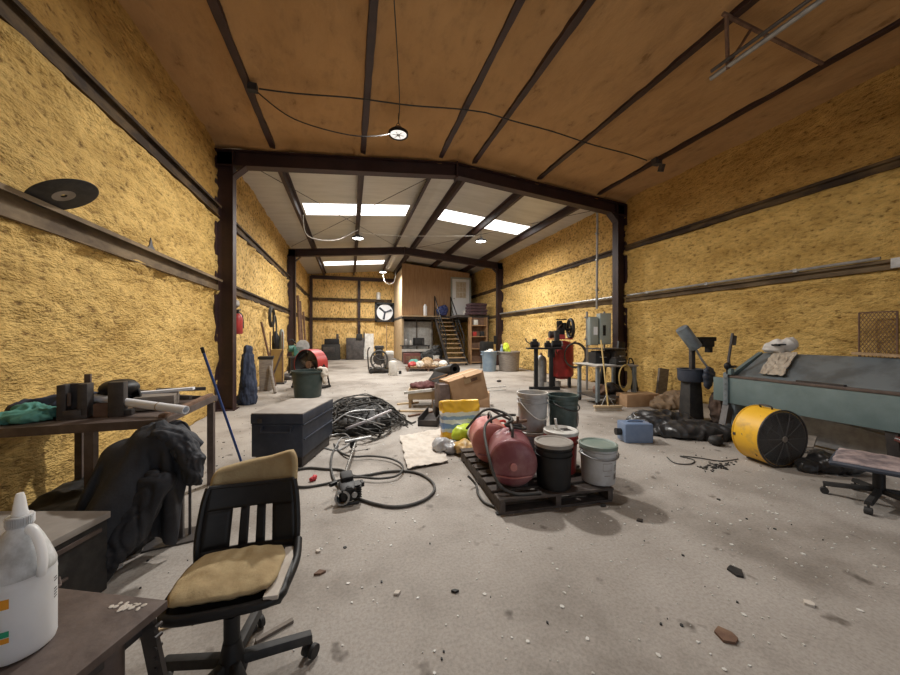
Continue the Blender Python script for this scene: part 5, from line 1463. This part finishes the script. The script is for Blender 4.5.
prof = [(0, .20)] + [(cr_ * math.sin(PI / 2 * i / 6), .34 - .14 * math.cos(PI / 2 * i / 6)) for i in range(1, 7)] + [(cr_, 1.12)] + [(cr_ * math.cos(PI / 2 * i / 6), 1.12 + .14 * math.sin(PI / 2 * i / 6)) for i in range(1, 6)] + [(0, 1.26)]
MB().lathe(prof, n=40).build('tank', M['red'], t)
for a in (30, 120, 210, 300):
    MB().box((cr_ * .9 * math.cos(math.radians(a)), cr_ * .9 * math.sin(math.radians(a)), .14), (.06, .06, .28)).build('leg', M['black'], t)
MB().box((-.05, 0, 1.30), (.60, .36, .03), bev=.004).box((-.1, -.17, 1.36), (.3, .015, .12)).build('platform', M['red'], t)
MB().box((-.02, .02, 1.46), (.18, .2, .28), bev=.02).cyl((-.05, .02, 1.58), (-.05, .02, 1.80), .075, n=14).cyl((.07, .02, 1.56), (.07, .02, 1.74), .07, n=14).build('pump', M['black'], t)
b = MB()
for k in range(6): b.cyl((-.05, .02, 1.60 + k * .03), (-.05, .02, 1.608 + k * .03), .098, n=16)
b.box((0, .02, 1.83), (.26, .08, .03)); b.build('cooling_fins', M['black'], t)
fy = MB()
fy.tube([(.24, .25 * math.cos(a * PI / 16), 1.58 + .25 * math.sin(a * PI / 16)) for a in range(32)], .045, n=8, closed=True)
for k in range(5): fy.box((.24, .11 * math.cos(k * 1.2566), 1.56 + .11 * math.sin(k * 1.2566)), (.03, .22, .04), Rx(math.degrees(k * 1.2566)))
fy.cyl((.1, 0, 1.56), (.28, 0, 1.56), .035); fy.build('flywheel', M['black'], t)
MB().cyl((-.34, 0, 1.42), (-.14, 0, 1.42), .10, n=18).build('motor', M['steel'], t)
MB().box((-.32, -.14, .95), (.16, .16, .30), bev=.02).build('regulator', M['rubber'], t)
MB().tube([(-.02, -.05, 1.7), (-.22, -.25, 1.5), (-.25, -.28, 1.1), (-.2, -.24, .9)], .014, smooth=5).build('pipe', M['rust'], t)
t = thing('hose_coil', 'black hose coil leaning on the red compressor', 'hose', (5.62, 7.52, .55), -20)
b = MB()
for k in range(4): b.tube([((.26 + .01 * k) * math.cos(a * PI / 14), -.02 * k, .33 + (.30 + .01 * k) * math.sin(a * PI / 14)) for a in range(28)], .013, n=6, closed=True)
b.build('coil', M['hose'], t)
MB().box((0, .03, .66), (.05, .06, .05)).build('hook', M['steel'], t)
q = fl(545, 387)
for i, (u, v, m, lab) in enumerate(((543, 388, 'white', 'small white pot on the floor under the motor stand'), (553, 387, 'dust', 'small grey pot on the floor beside the white one'))):
    q = fl(u, v); tag(MB().lathe([(0, 0), (.08, 0), (.09, .15), (.095, .16), (.08, .16), (.07, .02), (0, .02)], n=20).build('pot', M[m], None, (q.x + .1, q.y - .06, 0)), lab, 'pot')
# ================================================================ left side behind the near frame
t = thing('trash_tub', 'dark green plastic tub on the floor behind the tool chest', 'tub', (-.92, 8.3, 0))
MB().lathe([(0, 0), (.265, 0), (.28, .01), (.335, .56), (.36, .565), (.36, .60), (.32, .60), (.262, .02), (0, .02)], n=36).build('body', M['dkgreen'], t)
for s in (-1, 1): MB().box((s * .35, 0, .52), (.05, .16, .06), bev=.012).build('grip', M['dkgreen'], t)
o = blob('white_rag', [((0, 0, 0), (.08, .10, .13)), ((.01, .0, -.14), (.05, .08, .12)), ((-.06, 0, .10), (.09, .09, .04))], M['whitecloth'], None, (-.56, 8.2, .54), 0, .014, .014, 10, seed=71)
tag(o, 'white rag hanging over the rim of the dark green tub', 'rag')
t = thing('drum_fan', 'red drum fan on the floor behind the dark green tub', 'fan', (-1.0, 9.75, 0), 0)
ax = V((-.62, -.78, 0)); t.rotation_euler = (0, 0, math.atan2(ax.y, ax.x)); R2, L2, zc2 = .41, .36, .62
MB().pipe((-L2 / 2, 0, zc2), (L2 / 2, 0, zc2), R2, R2 - .012, 44).build('drum', M['red'], t)
MB().pipe((-L2 / 2 + .003, 0, zc2), (L2 / 2 - .003, 0, zc2), R2 - .013, R2 - .02, 44).build('liner', M['black'], t)['label'] = 'dark inside of the drum'
b = MB()
for k in range(5):
    a = k * 2 * PI / 5
    def bl(u, v, a=a):
        r = .08 + u * .29; s = (v - .5) * .26; c, d = math.cos(a), math.sin(a)
        return (s * .5, r * c - s * d, zc2 + r * d + s * c)
    b.grid(bl, 8, 4)
b.build('blades', M['steel'], t, solid=.006)
MB().cyl((-.16, 0, zc2), (.1, 0, zc2), .10, n=20).build('motor', M['rust'], t)
b = MB()
for k in range(1, 9): b.tube([(-L2 / 2, R2 * k / 8.5 * math.cos(a * PI / 14), zc2 + R2 * k / 8.5 * math.sin(a * PI / 14)) for a in range(28)], .004, n=4, closed=True)
for k in range(4): b.tube([(-L2 / 2, R2 * math.cos(k * PI / 4), zc2 + R2 * math.sin(k * PI / 4)), (-L2 / 2, -R2 * math.cos(k * PI / 4), zc2 - R2 * math.sin(k * PI / 4))], .006, n=5)
b.build('grille', M['black'], t)
for s in (-1, 1): MB().tube([(-.25, s * .40, .03), (0, s * .435, zc2 - .0), (.25, s * .40, .03)], .022, smooth=3).build('stand_leg', M['black'], t)
MB().box((0, 0, .03), (.5, .9, .05)).build('base', M['black'], t)

# coverall hanging by the column
o = blob('coverall', [('cap', (0, 0, .95), (.0, 0, .12), .105, .17), ('cap', (.02, -.02, .85), (.07, -.05, .3), .08, .09), ('cap', (0, 0, .95), (0, 0, 1.12), .075, .07), ((-.03, .02, .10), (.19, .16, .14))], M['navy'], None, (-1.98, 7.72, 0), 0, .016, .022, 7, (1.2, 1.2, .25), zmin=.002, seed=80, crease=.012)
tag(o, 'dark blue coverall draped upright beside the left frame column', 'coverall')
t = thing('fire_extinguisher', 'red fire extinguisher hung on the left wall behind the frame column', 'fire extinguisher', (-2.16, 7.72, 1.42))
MB().lathe([(0, 0), (.075, 0), (.085, .02), (.085, .32), (.06, .39), (.03, .41), (0, .41)], n=24).build('bottle', M['red'], t)
MB().cyl((0, 0, .40), (0, 0, .46), .025).box((.02, -.02, .48), (.05, .14, .025), Rx(10)).build('valve', M['steel'], t)
MB().tube([(0, .05, .45), (.05, .12, .36), (.07, .10, .12)], .012, smooth=4).build('hose', M['rubber'], t)
MB().box((-.1, 0, .2), (.04, .06, .3)).build('bracket', M['steel'], t)
q = wy(233, 318, 7.7)
tag(blob('cloth_hat', [((0, 0, .05), (.08, .12, .09)), ((.03, -.06, .03), (.06, .08, .05))], M['dust'], None, (-2.22, 7.75, 1.98), 0, .014, .008, 9, seed=81), 'grey cloth cap hung above the fire extinguisher', 'cap')

t = thing('waste_bin', 'narrow dark bin with a black lid against the left wall', 'bin', (-2.05, 9.6, 0), 6)
MB().box((0, 0, .40), (.27, .3, .80), bev=.01, taper=(1.08, 1.08)).build('body', M['greywood'], t)
MB().box((0, 0, .83), (.34, .36, .07), bev=.012).build('lid', M['black'], t)
tag(MB().tube([(-1.72, 8.95, .02), (-1.93, 9.40, .62)], .035, n=10).build('pale_board', M['greywood']), 'short pale stick leaning on the narrow dark bin', 'stick')

# torch cart with hose
t = thing('torch_cart', 'tall yellow-brown cart with bottles standing against the left wall', 'cart', (-2.02, 10.85, 0), 0)
ybr = mat('cart_ochre', (.36, .24, .07), .6, 0, (.28, .17, .06), 4)
MB().box((0, 0, .52), (.30, .30, .94), bev=.01).build('body', ybr, t)
MB().box((0, 0, .025), (.42, .44, .05)).build('base', M['steel'], t)
for x in (-.16, .16): MB().box((x, -.16, .75), (.03, .03, 1.5)).build('rail', M['rust'], t)
MB().lathe([(0, 1.0), (.09, 1.0), (.1, 1.02), (.1, 1.36), (.05, 1.46), (.03, 1.52), (0, 1.52)], c=(-.05, 0, 0), n=20).build('bottle', M['black'], t)
MB().lathe([(0, 1.0), (.06, 1.0), (.065, 1.02), (.065, 1.5), (.03, 1.58), (0, 1.58)], c=(.1, .04, 0), n=20).build('bottle', M['panelgrey'], t)
MB().box((.0, -.17, .5), (.05, .02, .98), Ry(20)).build('strap', M['brown'], t)
t = thing('hose_coil', 'coiled dark hose hanging on the left wall above the cart', 'hose', (XL + .17, 10.9, 1.72), 0)
b = MB()
for k in range(6): b.tube([(.012 * k, (.27 + .015 * math.sin(k * 2)) * math.cos(a * PI / 14), (.28 + .02 * math.cos(k * 3)) * math.sin(a * PI / 14) + .22) for a in range(28)], .014, n=6, closed=True)
for k in range(3): b.tube([(.1 + .012 * k, (.20 + .01 * k) * math.cos(a * PI / 14), (.46) * math.sin(a * PI / 14) - .2) for a in range(28)], .012, n=6, closed=True)
b.build('coil', M['hose'], t)
MB().box((-.04, 0, .50), (.16, .04, .04)).build('hook', M['steel'], t)
tag(MB().tube([(-1.95, 10.2, .02), (-2.24, 9.95, 1.75)], .028, n=8).build('steel_rod', M['rust']), 'rusty rod leaning on the left wall between the bin and the cart', 'rod')

# green chop saw on a stand
t = thing('chop_saw', 'green machine on a black stand by the second left column', 'machine', (-1.72, 12.7, 0), 20)
b = MB()
for x, y in ((-.25, -.2), (.25, -.2), (.25, .2), (-.25, .2)): MB().box((x, y, .32), (.05, .05, .64)).build('leg', M['black'], t)
MB().box((0, 0, .66), (.62, .5, .05), bev=.006).build('table', M['steel'], t)
MB().box((0, 0, .86), (.34, .3, .34), bev=.03).build('body', M['green'], t)
MB().lathe([(0, -.03), (.22, -.03), (.23, 0), (.22, .03), (0, .03)], c=(.12, -.12, 1.02), R=Rx(90), n=28).build('guard', M['galv'], t)
MB().tube([(.0, 0, 1.02), (-.2, -.05, 1.25), (-.3, -.05, 1.22)], .025, smooth=4).build('handle', M['black'], t)
MB().cyl((-.3, 0, .95), (-.12, 0, .95), .11, n=18).build('motor', M['green'], t)
o = blob('white_rag', [((0, 0, .05), (.10, .10, .07))], M['whitecloth'], None, (-1.75, 12.72, 1.02), 0, .016, .012, 10, seed=88); tag(o, 'small white rag on top of the green machine', 'rag')
for i, (x, y, s, m, lab) in enumerate(((-1.55, 11.4, .14, 'rubber', 'dark scrap lump on the floor between the cart and the green machine'), (-1.9, 11.7, .18, 'steel', 'larger dark scrap lump by the left wall before the green machine'), (-1.3, 10.9, .09, 'dust', 'small grey scrap lump on the floor before the cart'))):
    o = blob('scrap_lump', [((0, 0, s * .5), (s * 1.2, s, s * .6)), ((s * .5, s * .3, s * .4), (s * .7, s * .7, s * .5))], M[m], None, (x, y, 0), 0, .02, .02, 8, zmin=.001, seed=90 + i); tag(o, lab, 'scrap')
# pipes leaning in the corner
for i, (x, y, h_, r, lab) in enumerate(((-2.02, 15.9, 3.15, .06, 'tallest brown pipe leaning on the left wall past the second column'), (-1.98, 16.3, 2.95, .05, 'middle brown pipe leaning on the left wall past the second column'), (-1.9, 16.75, 2.5, .045, 'shortest brown pipe leaning on the left wall past the second column'))):
    tag(MB().tube([(x, y, .02), (x - .17, y + .15, h_)], r, n=10).build('leaning_pipe', M['rust']), lab, 'pipe', 'pipes leaning in the corner')
# machines at the far end wall
t = thing('dark_machine', 'squat black machine against the far end wall on the left', 'machine', (-1.05, 20.7, 0))
MB().box((0, 0, .45), (1.0, .7, .9), bev=.03).build('cabinet', M['rubber'], t)
MB().box((.05, -.05, 1.05), (.8, .55, .35), bev=.05).build('head', M['black'], t)
MB().box((.35, -.1, 1.30), (.14, .14, .4), bev=.02).build('stack', M['steel'], t)
MB().box((-.1, -.36, .6), (.6, .03, .3), bev=.01).build('panel', M['steel'], t)
t = thing('dark_machine', 'grey-black slab-sided machine beside the black one at the far end wall', 'machine', (.28, 20.7, 0))
MB().box((0, 0, .62), (1.0, .6, 1.25), Rx(-6), bev=.02).build('cabinet', M['steel'], t)
MB().box((.25, -.2, 1.35), (.35, .3, .3), bev=.03).build('head', M['rubber'], t)
MB().tube([(.5, -.1, .02), (.52, -.1, 1.6)], .04).build('post', M['steel'], t)

# wall fan
t = thing('wall_fan', 'large white round wall fan in a dark square frame on the far end wall', 'fan', (2.06, Y3 - .2, 2.84))
t.scale = (.80, 1, .80)
b = MB()
for s in (-1, 1): b.box((s * .68, 0, 0), (.12, .3, 1.48)); b.box((0, 0, s * .68), (1.48, .3, .12))
b.build('frame', M['black'], t)
MB().box((0, .08, 0), (1.3, .02, 1.3)).build('shroud', M['black'], t)
MB().lathe([(0, 0), (.60, 0), (.62, .03), (.62, .06), (0, .06)], c=(0, 0, 0), R=Rx(90), n=40).build('disc', M['paper'], t)['label'] = 'bright white disc of the fan'
b = MB()
for k in range(3):
    a = math.radians(20 + k * 120)
    def bl(u, v, a=a):
        r = .05 + u * .50; s = (v - .5) * (.10 + .06 * u); c, d = math.cos(a), math.sin(a)
        return (r * c - s * d, -.09 + s * .3, r * d + s * c)
    b.grid(bl, 6, 3)
b.cyl((0, -.02, 0), (0, -.13, 0), .09, n=16)
b.build('blades', M['bluegrey'], t, solid=.012)
q = wy(378.5, 299, Y3 - .2)
tag(MB().lathe([(0, 0), (.12, 0), (.12, .42), (.05, .46), (0, .46)], n=18).build('white_canister', M['white'], None, (q.x, Y3 - .22, 3.615)), 'white canister on the upper girt left of the wall fan', 'canister')
tag(MB().box((0, 0, 1.05), (.05, .05, 2.1)).build('pale_post', M['wood'], None, (2.15, Y3 - .35, 0)), 'thin pale post standing under the wall fan', 'post')
tag(MB().box((0, 0, .75), (.6, .05, 1.5), Rx(-5)).box((0, -.04, .75), (.42, .03, 1.3), Rx(-5)).build('leaning_board', M['white'], None, (1.05, 20.6, 0.02)), 'white framed panel leaning behind the hose reel cart', 'panel')

# hose-reel cart
t = thing('hose_reel_cart', 'dirty white hose reel cart with a big wheel on the back floor', 'cart', (1.12, 13.0, 0), 0)
MB().box((.05, .1, .10), (1.0, .7, .08), bev=.01).build('chassis', M['steel'], t)
b = MB().tube([(-.08 + .30 * math.cos(a * PI / 16), -.26, .50 + .34 * math.sin(a * PI / 16)) for a in range(32)], .035, n=8, closed=True)
for k in range(5): b.tube([(-.08, -.26, .50), (-.08 + .30 * math.cos(k * 1.2566), -.26, .50 + .34 * math.sin(k * 1.2566))], .018, n=6)
b.build('reel_wheel', M['hose'], t)
MB().cyl((-.08, -.2, .5), (-.08, .3, .5), .20, n=20).build('drum', M['steel'], t)
MB().box((.30, .1, .42), (.36, .4, .5), bev=.03).build('engine', M['greywood'], t)
MB().box((.33, .05, .74), (.30, .30, .14), bev=.03).build('tank', M['white'], t)
MB().box((-.05, .2, .95), (.34, .3, .12), bev=.02).box((-.05, .22, .75), (.26, .2, .3)).build('head', M['rubber'], t)
MB().tube([(-.45, .1, .15), (-.48, .1, .8), (-.4, .1, .95)], .025, smooth=3).build('handle', M['steel'], t)
for x in (-.36, .42):
    for y in (-.24, .42): MB().cyl((x, y - .04, .09), (x, y + .04, .09), .09, n=16).build('wheel', M['rubber'], t)
for k in range(2): MB().tube([(-.4 + .1 * k, -.3, .06), (-.2, -.42, .25), (.1, -.4, .15), (.3, -.33, .05)], .02, smooth=4).build('hose', M['hose'], t)
q = fl(393.5, 376)
t = thing('white_can', 'tall white can on the back floor right of the hose reel cart', 'can', (q.x, q.y + .15, 0))
MB().lathe([(0, 0), (.145, 0), (.15, .01), (.15, .46), (.13, .5), (.06, .52), (0, .52)], n=26).build('body', M['white'], t)
MB().tube([(-.08, 0, .51), (-.06, 0, .58), (.06, 0, .58), (.08, 0, .51)], .012).build('handle', M['galv'], t)
q = fl(398, 374)
tag(MB().lathe([(0, 0), (.05, 0), (.05, .1), (.03, .12), (0, .12)], n=14).build('black_can', M['black'], None, (q.x + .08, q.y, 0)), 'tiny black can beside the tall white can', 'can')

# ---------------------------------------------------------------- clutter in front of the stairs
q = fl(428, 371)
t = thing('pallet', 'low wooden pallet under the heap of sacks in front of the stairs', 'pallet', (q.x + .05, q.y + .45, 0), -6)
for i in range(7): MB().box((0, -.5 + i * .166, .115), (1.7, .12, .02)).build('deck_board', M['rust'], t)
for x in (-.8, 0, .8): MB().box((x, 0, .055), (.06, 1.1, .1)).build('stringer', M['rust'], t)
bx0, by0 = q.x + .05, q.y + .45
items = [(-.65, -.3, .16, 'red', 'red sack at the left end of the heap before the stairs'), (-.35, -.35, .17, 'whitecloth', 'white sack left of the middle in the heap before the stairs'), (-.05, -.34, .18, 'barkmix', 'tan sack in the middle of the heap before the stairs'),
         (.30, -.3, .15, 'cream', 'cream sack right of the middle in the heap before the stairs'), (.62, -.25, .17, 'white', 'bright white sack at the right end of the heap before the stairs'), (-.5, .15, .2, 'greenrag', 'green sack at the back left of the heap before the stairs'),
         (.05, .15, .24, 'wood', 'orange-brown sack on top of the heap before the stairs'), (.5, .2, .2, 'rust', 'brown sack at the back right of the heap before the stairs')]
for i, (x, y, s, m, lab) in enumerate(items):
    o = blob('sack', [((0, 0, s * .75), (s * 1.1, s, s * .8)), ((s * .5, 0, s * .5), (s * .7, s * .8, s * .55))], M[m], None, (bx0 + x, by0 + y, .126), i * 37, .02, .02, 8, zmin=.001, seed=100 + i)
    tag(o, lab, 'sack', 'sacks heaped before the stairs')
for i in range(7):
    x, y = bx0 - .6 + i * .2, by0 - .42 + .05 * (i % 2)
    zz = .13
    o = MB().cyl((-.14, 0, .05), (.14, .02, .05), .048, n=12).build('log', M['plyedge'] if i % 2 else M['wood'], None, (x, y, zz), random.uniform(-40, 40))
    tag(o, 'short wooden log, %s from the left along the front of the sack heap' % ['first', 'second', 'third', 'fourth', 'fifth', 'sixth', 'last'][i], 'log', 'logs before the sack heap')

# under the wooden room
t = thing('workbench', 'dark workbench under the wooden room', 'workbench', (3.35, 18.0, 0))
MB().box((0, 0, .86), (1.5, .7, .06)).build('top', M['steel'], t)
MB().box((0, -.34, .62), (1.5, .02, .14)).build('drawer_front', M['white'], t)
MB().box((0, .1, .36), (1.4, .5, .5)).build('cabinet', M['rubber'], t)
for x in (-.7, .7): MB().box((x, -.28, .42), (.07, .07, .84)).build('leg', M['brown'], t)
t = thing('microwave', 'black microwave on the dark workbench under the wooden room', 'microwave', (3.55, 17.95, .89))
MB().box((0, 0, .20), (.55, .4, .38), bev=.01).build('body', M['black'], t)
MB().box((-.06, -.205, .20), (.38, .015, .32), bev=.005).build('door', M['rubber'], t)
MB().box((.2, -.208, .2), (.1, .012, .32)).build('control_panel', M['steel'], t)
for i, (x, m, s, lab) in enumerate(((2.86, 'galv', .13, 'grey tool left of the microwave on the workbench'), (3.1, 'white', .1, 'small white tool right beside the microwave on the workbench'))):
    tag(MB().box((0, 0, s * 1.2), (s * 1.4, s * 1.5, s * 2.4), bev=.02).cyl((0, 0, s * 2.4), (0, 0, s * 2.9), s * .3, n=10).build('bench_tool', M[m], None, (x, 17.9, .89)), lab, 'tool')
t = thing('red_cabinet', 'low red-brown cabinet at the left under the wooden room', 'cabinet', (2.95, 16.7, 0))
MB().box((0, 0, .28), (.8, .5, .5), bev=.01).build('body', M['redbrown'], t)
MB().box((0, -.256, .3), (.7, .012, .18), bev=.003).build('drawer', M['rust'], t)
MB().box((0, 0, .02), (.82, .52, .04)).build('plinth', M['steel'], t)
o = blob('black_heap', [((0, 0, .3), (.45, .3, .35)), ((.3, .05, .5), (.3, .25, .4)), ((-.3, 0, .25), (.3, .25, .3))], M['rubber'], None, (4.0, 16.9, 0), 0, .035, .05, 5, zmin=.001, seed=130); tag(o, 'dark heap of tools left of the stairs', 'heap', None, 'stuff')
t = thing('white_bucket', 'pale bucket among the dark heap left of the stairs', 'bucket', (4.12, 16.35, 0))
MB().lathe([(0, 0), (.14, 0), (.16, .38), (.17, .385), (.17, .4), (.15, .4), (.13, .02), (0, .02)], n=22).build('body', M['white'], t)
MB().tube([(-.16, 0, .34), (-.1, -.1, .25), (.1, -.1, .25), (.16, 0, .34)], .008, smooth=4).build('bail_handle', M['galv'], t)
# items on the ledge and landing
tag(MB().lathe([(0, 0), (.09, 0), (.10, .02), (.10, .5), (.06, .56), (.05, .62), (0, .62)], n=18).build('paper_towel', M['paper'], None, (3.86, 17.72, MZ)), 'white paper roll standing on the wooden ledge left of the stairs', 'paper roll')
o = blob('blue_bag', [((0, 0, .24), (.32, .22, .25)), ((.1, 0, .4), (.18, .16, .16))], mat('dark_blue_bag', (.03, .045, .15), .5, 0, (.05, .07, .22), 5), None, (4.75, 18.0 - .2 + .12, MZ + .01), 0, .025, .03, 6, zmin=.001, seed=140)
o.location = (4.78, 17.62, MZ + .03); tag(o, 'dark blue bag at the top of the stairs', 'bag')
for i in range(4):
    t = thing('fabric_bundle', ['lowest dark maroon bundle stacked on the landing by the door', 'second dark maroon bundle in the stack on the landing', 'third dark maroon bundle in the stack on the landing', 'topmost dark maroon bundle stacked on the landing by the door'][i], 'bundle', (6.15 + .03 * (i % 2), 16.15, MZ - .02 + .15 * i), 4 * (i % 2), 'maroon bundles on the landing')
    MB().box((0, 0, .072), (.98 - .03 * i, .7, .14), bev=.05).build('bundle', mat('maroon_cloth', (.05, .022, .03), .8, 0, (.09, .05, .06), 6), t)
    MB().box((.2, 0, .072), (.05, .712, .146), bev=.02).build('tie', M['steel'], t)
tag(MB().lathe([(0, 0), (.12, 0), (.13, .26), (.11, .28), (0, .28)], n=18).build('white_pot', M['white'], None, (5.85, 16.9, MZ - .02)), 'white pot on the landing in front of the door', 'pot')
# shelving under the landing
t = thing('shelf_unit', 'brown wooden shelf unit under the landing right of the stairs', 'shelf', (6.1, 15.75, 0), 0)
for x in (-.42, .42): MB().box((x, 0, 1.15), (.05, .4, 2.3)).build('side', M['ply'], t)
for z in (.08, .75, 1.35, 1.9): MB().box((0, 0, z), (.82, .4, .04)).build('shelf_board', M['ply'], t)
MB().box((0, .19, 1.15), (.82, .02, 2.3)).build('back_panel', M['rust'], t)
for i, (x, z, s, m, lab) in enumerate(((-.15, 1.92, .13, 'white', 'white jar on the top shelf under the landing'), (.2, 1.37, .12, 'rubber', 'black box on the upper middle shelf under the landing'), (-.2, 1.37, .11, 'red', 'red box on the upper middle shelf under the landing'), (.1, .77, .14, 'rust', 'brown box on the lower middle shelf under the landing'))):
    tag(MB().box((0, 0, s), (s * 1.6, s * 1.4, s * 2), bev=.015).build('shelf_box', M[m], None, (6.1 + x, 15.68, z)), lab, 'box')

# bins right
t = thing('garbage_can', 'light blue garbage can by the right wall in front of the shelf unit', 'bin', (5.25, 12.3, 0))
MB().lathe([(0, 0), (.24, 0), (.25, .01), (.30, .74), (.33, .745), (.33, .78), (.29, .78), (.235, .02), (0, .02)], n=32).build('body', M['bluebin'], t)
for s in (-1, 1): MB().box((s * .32, 0, .66), (.06, .16, .05), bev=.012).build('handle', M['bluebin'], t)
o = blob('trash', [((0, 0, 0), (.2, .2, .09)), ((.08, .05, .06), (.1, .1, .08))], M['white'], None, (5.25, 12.3, .72), 0, .02, .03, 9, seed=150); tag(o, 'white rubbish filling the light blue garbage can', 'rubbish')
t = thing('stool', 'black seat standing behind the light blue garbage can', 'stool', (5.55, 13.3, 0))
MB().box((0, 0, .9), (.5, .4, .5), bev=.04).build('backrest', M['black'], t)
MB().box((0, -.1, .5), (.5, .5, .1), bev=.03).build('seat', M['black'], t)
for x in (-.2, .2):
    for y in (-.28, .12): MB().cyl((x, y, 0), (x, y, .46), .02, n=8).build('leg', M['steel'], t)
t = thing('grey_bin', 'wide grey bin by the right wall next to the light blue garbage can', 'bin', (6.05, 12.2, 0))
MB().lathe([(0, 0), (.36, 0), (.38, .02), (.42, .70), (.44, .71), (.44, .74), (.40, .74), (.35, .03), (0, .03)], n=32).build('body', M['greywood'], t)
MB().lathe([(.40, .745), (.45, .745), (.45, .775), (.40, .775), (.40, .745)], n=32).build('rim', M['dust'], t)
o = blob('hi_viz_vest', [((0, 0, .0), (.13, .10, .24)), ((.06, 0, -.12), (.12, .1, .16))], M['hiviz'], None, (6.0, 12.35, .88), 0, .018, .02, 8, seed=160); tag(o, 'bright yellow-green vest sticking out of the grey bin', 'vest')
t = thing('spray_bottle', 'pale bottle standing in the grey bin left of the vest', 'bottle', (5.78, 12.3, .74))
MB().lathe([(0, -.5), (.06, -.5), (.06, .14), (.025, .2), (.025, .26), (0, .26)], n=16).build('body', M['bluebin'], t)
MB().box((0, -.02, .28), (.04, .1, .05), bev=.008).build('trigger', M['white'], t)
tag(MB().box((0, 0, 0), (.12, .2, .4), bev=.03).build('wall_bag', M['black'], None, (6.5, 14.5, 1.2)), 'black bag hung on the second right frame column', 'bag')

# ================================================================ litter on the floor
def flake_mesh():
    b = MB()
    n = random.randint(4, 6)
    pts = [(random.uniform(.6, 1.2) * math.cos(2 * PI * i / n), random.uniform(.4, 1.0) * math.sin(2 * PI * i / n)) for i in range(n)]
    return pts
b = MB()
for i in range(2100):
    if random.random() < .55: q = V((random.gauss(2.9, 1.7), random.gauss(2.3, 1.0), 0))
    else: q = V((random.uniform(-2.1, 6.4), random.uniform(1.0, 11), 0))
    if q.x < -2.1 or q.x > 6.5 or q.y < .9: continue
    s = random.choice((.003, .004, .005, .006, .008, .012)) * random.uniform(.7, 1.3)
    pts = [(x * s, y * s) for x, y in flake_mesh()]
    b.prism(pts, .004, (q.x, q.y, .0), Rz(random.uniform(0, 180)))
tag(b.build('floor_flakes', M['white']), 'tiny pale flakes of foam strewn over the concrete floor', 'litter', None, 'stuff')
b = MB()
for i in range(420):
    q = V((random.choice((random.uniform(-2.1, 6.4), random.gauss(-1.5, .5), random.gauss(2.2, .8))), random.uniform(1.2, 10), 0))
    if q.x < -2.1 or q.x > 6.5: continue
    s = random.choice((.004, .006, .009, .014)) * random.uniform(.7, 1.3)
    b.prism([(x * s, y * s) for x, y in flake_mesh()], .006, (q.x, q.y, .0), Rz(random.uniform(0, 180)))
tag(b.build('floor_dirt', M['rubber']), 'small dark crumbs strewn over the concrete floor', 'litter', None, 'stuff')
bits = [(735, 572, .05, 'rubber', 'dark rubber scrap on the floor right of centre'), (640, 521, .035, 'steel', 'small dark nut on the floor in front of the pallet'), (603, 506, .03, 'rubber', 'small black lump right by the pallet corner'),
        (498, 514, .03, 'rubber', 'small black lump at the near left corner of the pallet'), (810, 605, .03, 'whitecloth', 'pale chip lying in the right foreground'), (318, 552, .025, 'whitecloth', 'pale chip on the floor right of the near chair'),
        (727, 637, .06, 'rust', 'flat brown scrap on the stained patch at the bottom right'), (397, 594, .02, 'whitecloth', 'pale chip in the middle foreground'), (455, 592, .02, 'rubber', 'dark chip in the middle foreground'), (320, 574, .03, 'rust', 'rusty flake on the floor right of the chair base')]
for u, v, s, m, lab in bits:
    q = fl(u, v); tag(MB().prism([(x * s, y * s) for x, y in flake_mesh()], .012, (0, 0, 0)).build('floor_scrap', M[m], None, tuple(q), random.uniform(0, 180)), lab, 'scrap')
q = fl(275, 632)
tag(MB().box((0, 0, .008), (.16, .022, .014)).build('stick', M['greywood'], None, tuple(q), 28), 'thin pale stick on the floor by the right leg of the near chair', 'stick')
q = fl(170, 626)
tag(MB().box((0, 0, .006), (.24, .016, .01)).build('stick', M['plyedge'], None, (q.x + .02, q.y, 0), 18), 'thin pale lath on the floor behind the near table', 'stick')
# ================================================================ camera, world
cam = bpy.data.cameras.new('camera'); co = bpy.data.objects.new('camera', cam); COL.objects.link(co)
co.location = (0, 0, CAMH); co.rotation_euler = (PI / 2, 0, -math.atan2(SA, CA))
cam.sensor_width = 36; cam.lens = FPX / 900 * 36; cam.shift_y = -1.5 / 900; cam.clip_start = .02
SC.camera = co
wd = bpy.data.worlds.new('sky'); SC.world = wd; wd.use_nodes = True
bg = wd.node_tree.nodes['Background']; bg.inputs['Color'].default_value = (.82, .9, 1, 1); bg.inputs['Strength'].default_value = 1.3
SC.view_settings.view_transform = 'Standard'; SC.view_settings.look = 'None'; SC.view_settings.gamma = 1
SC.view_settings.exposure = -0.13; SC.view_settings.use_curve_mapping = False
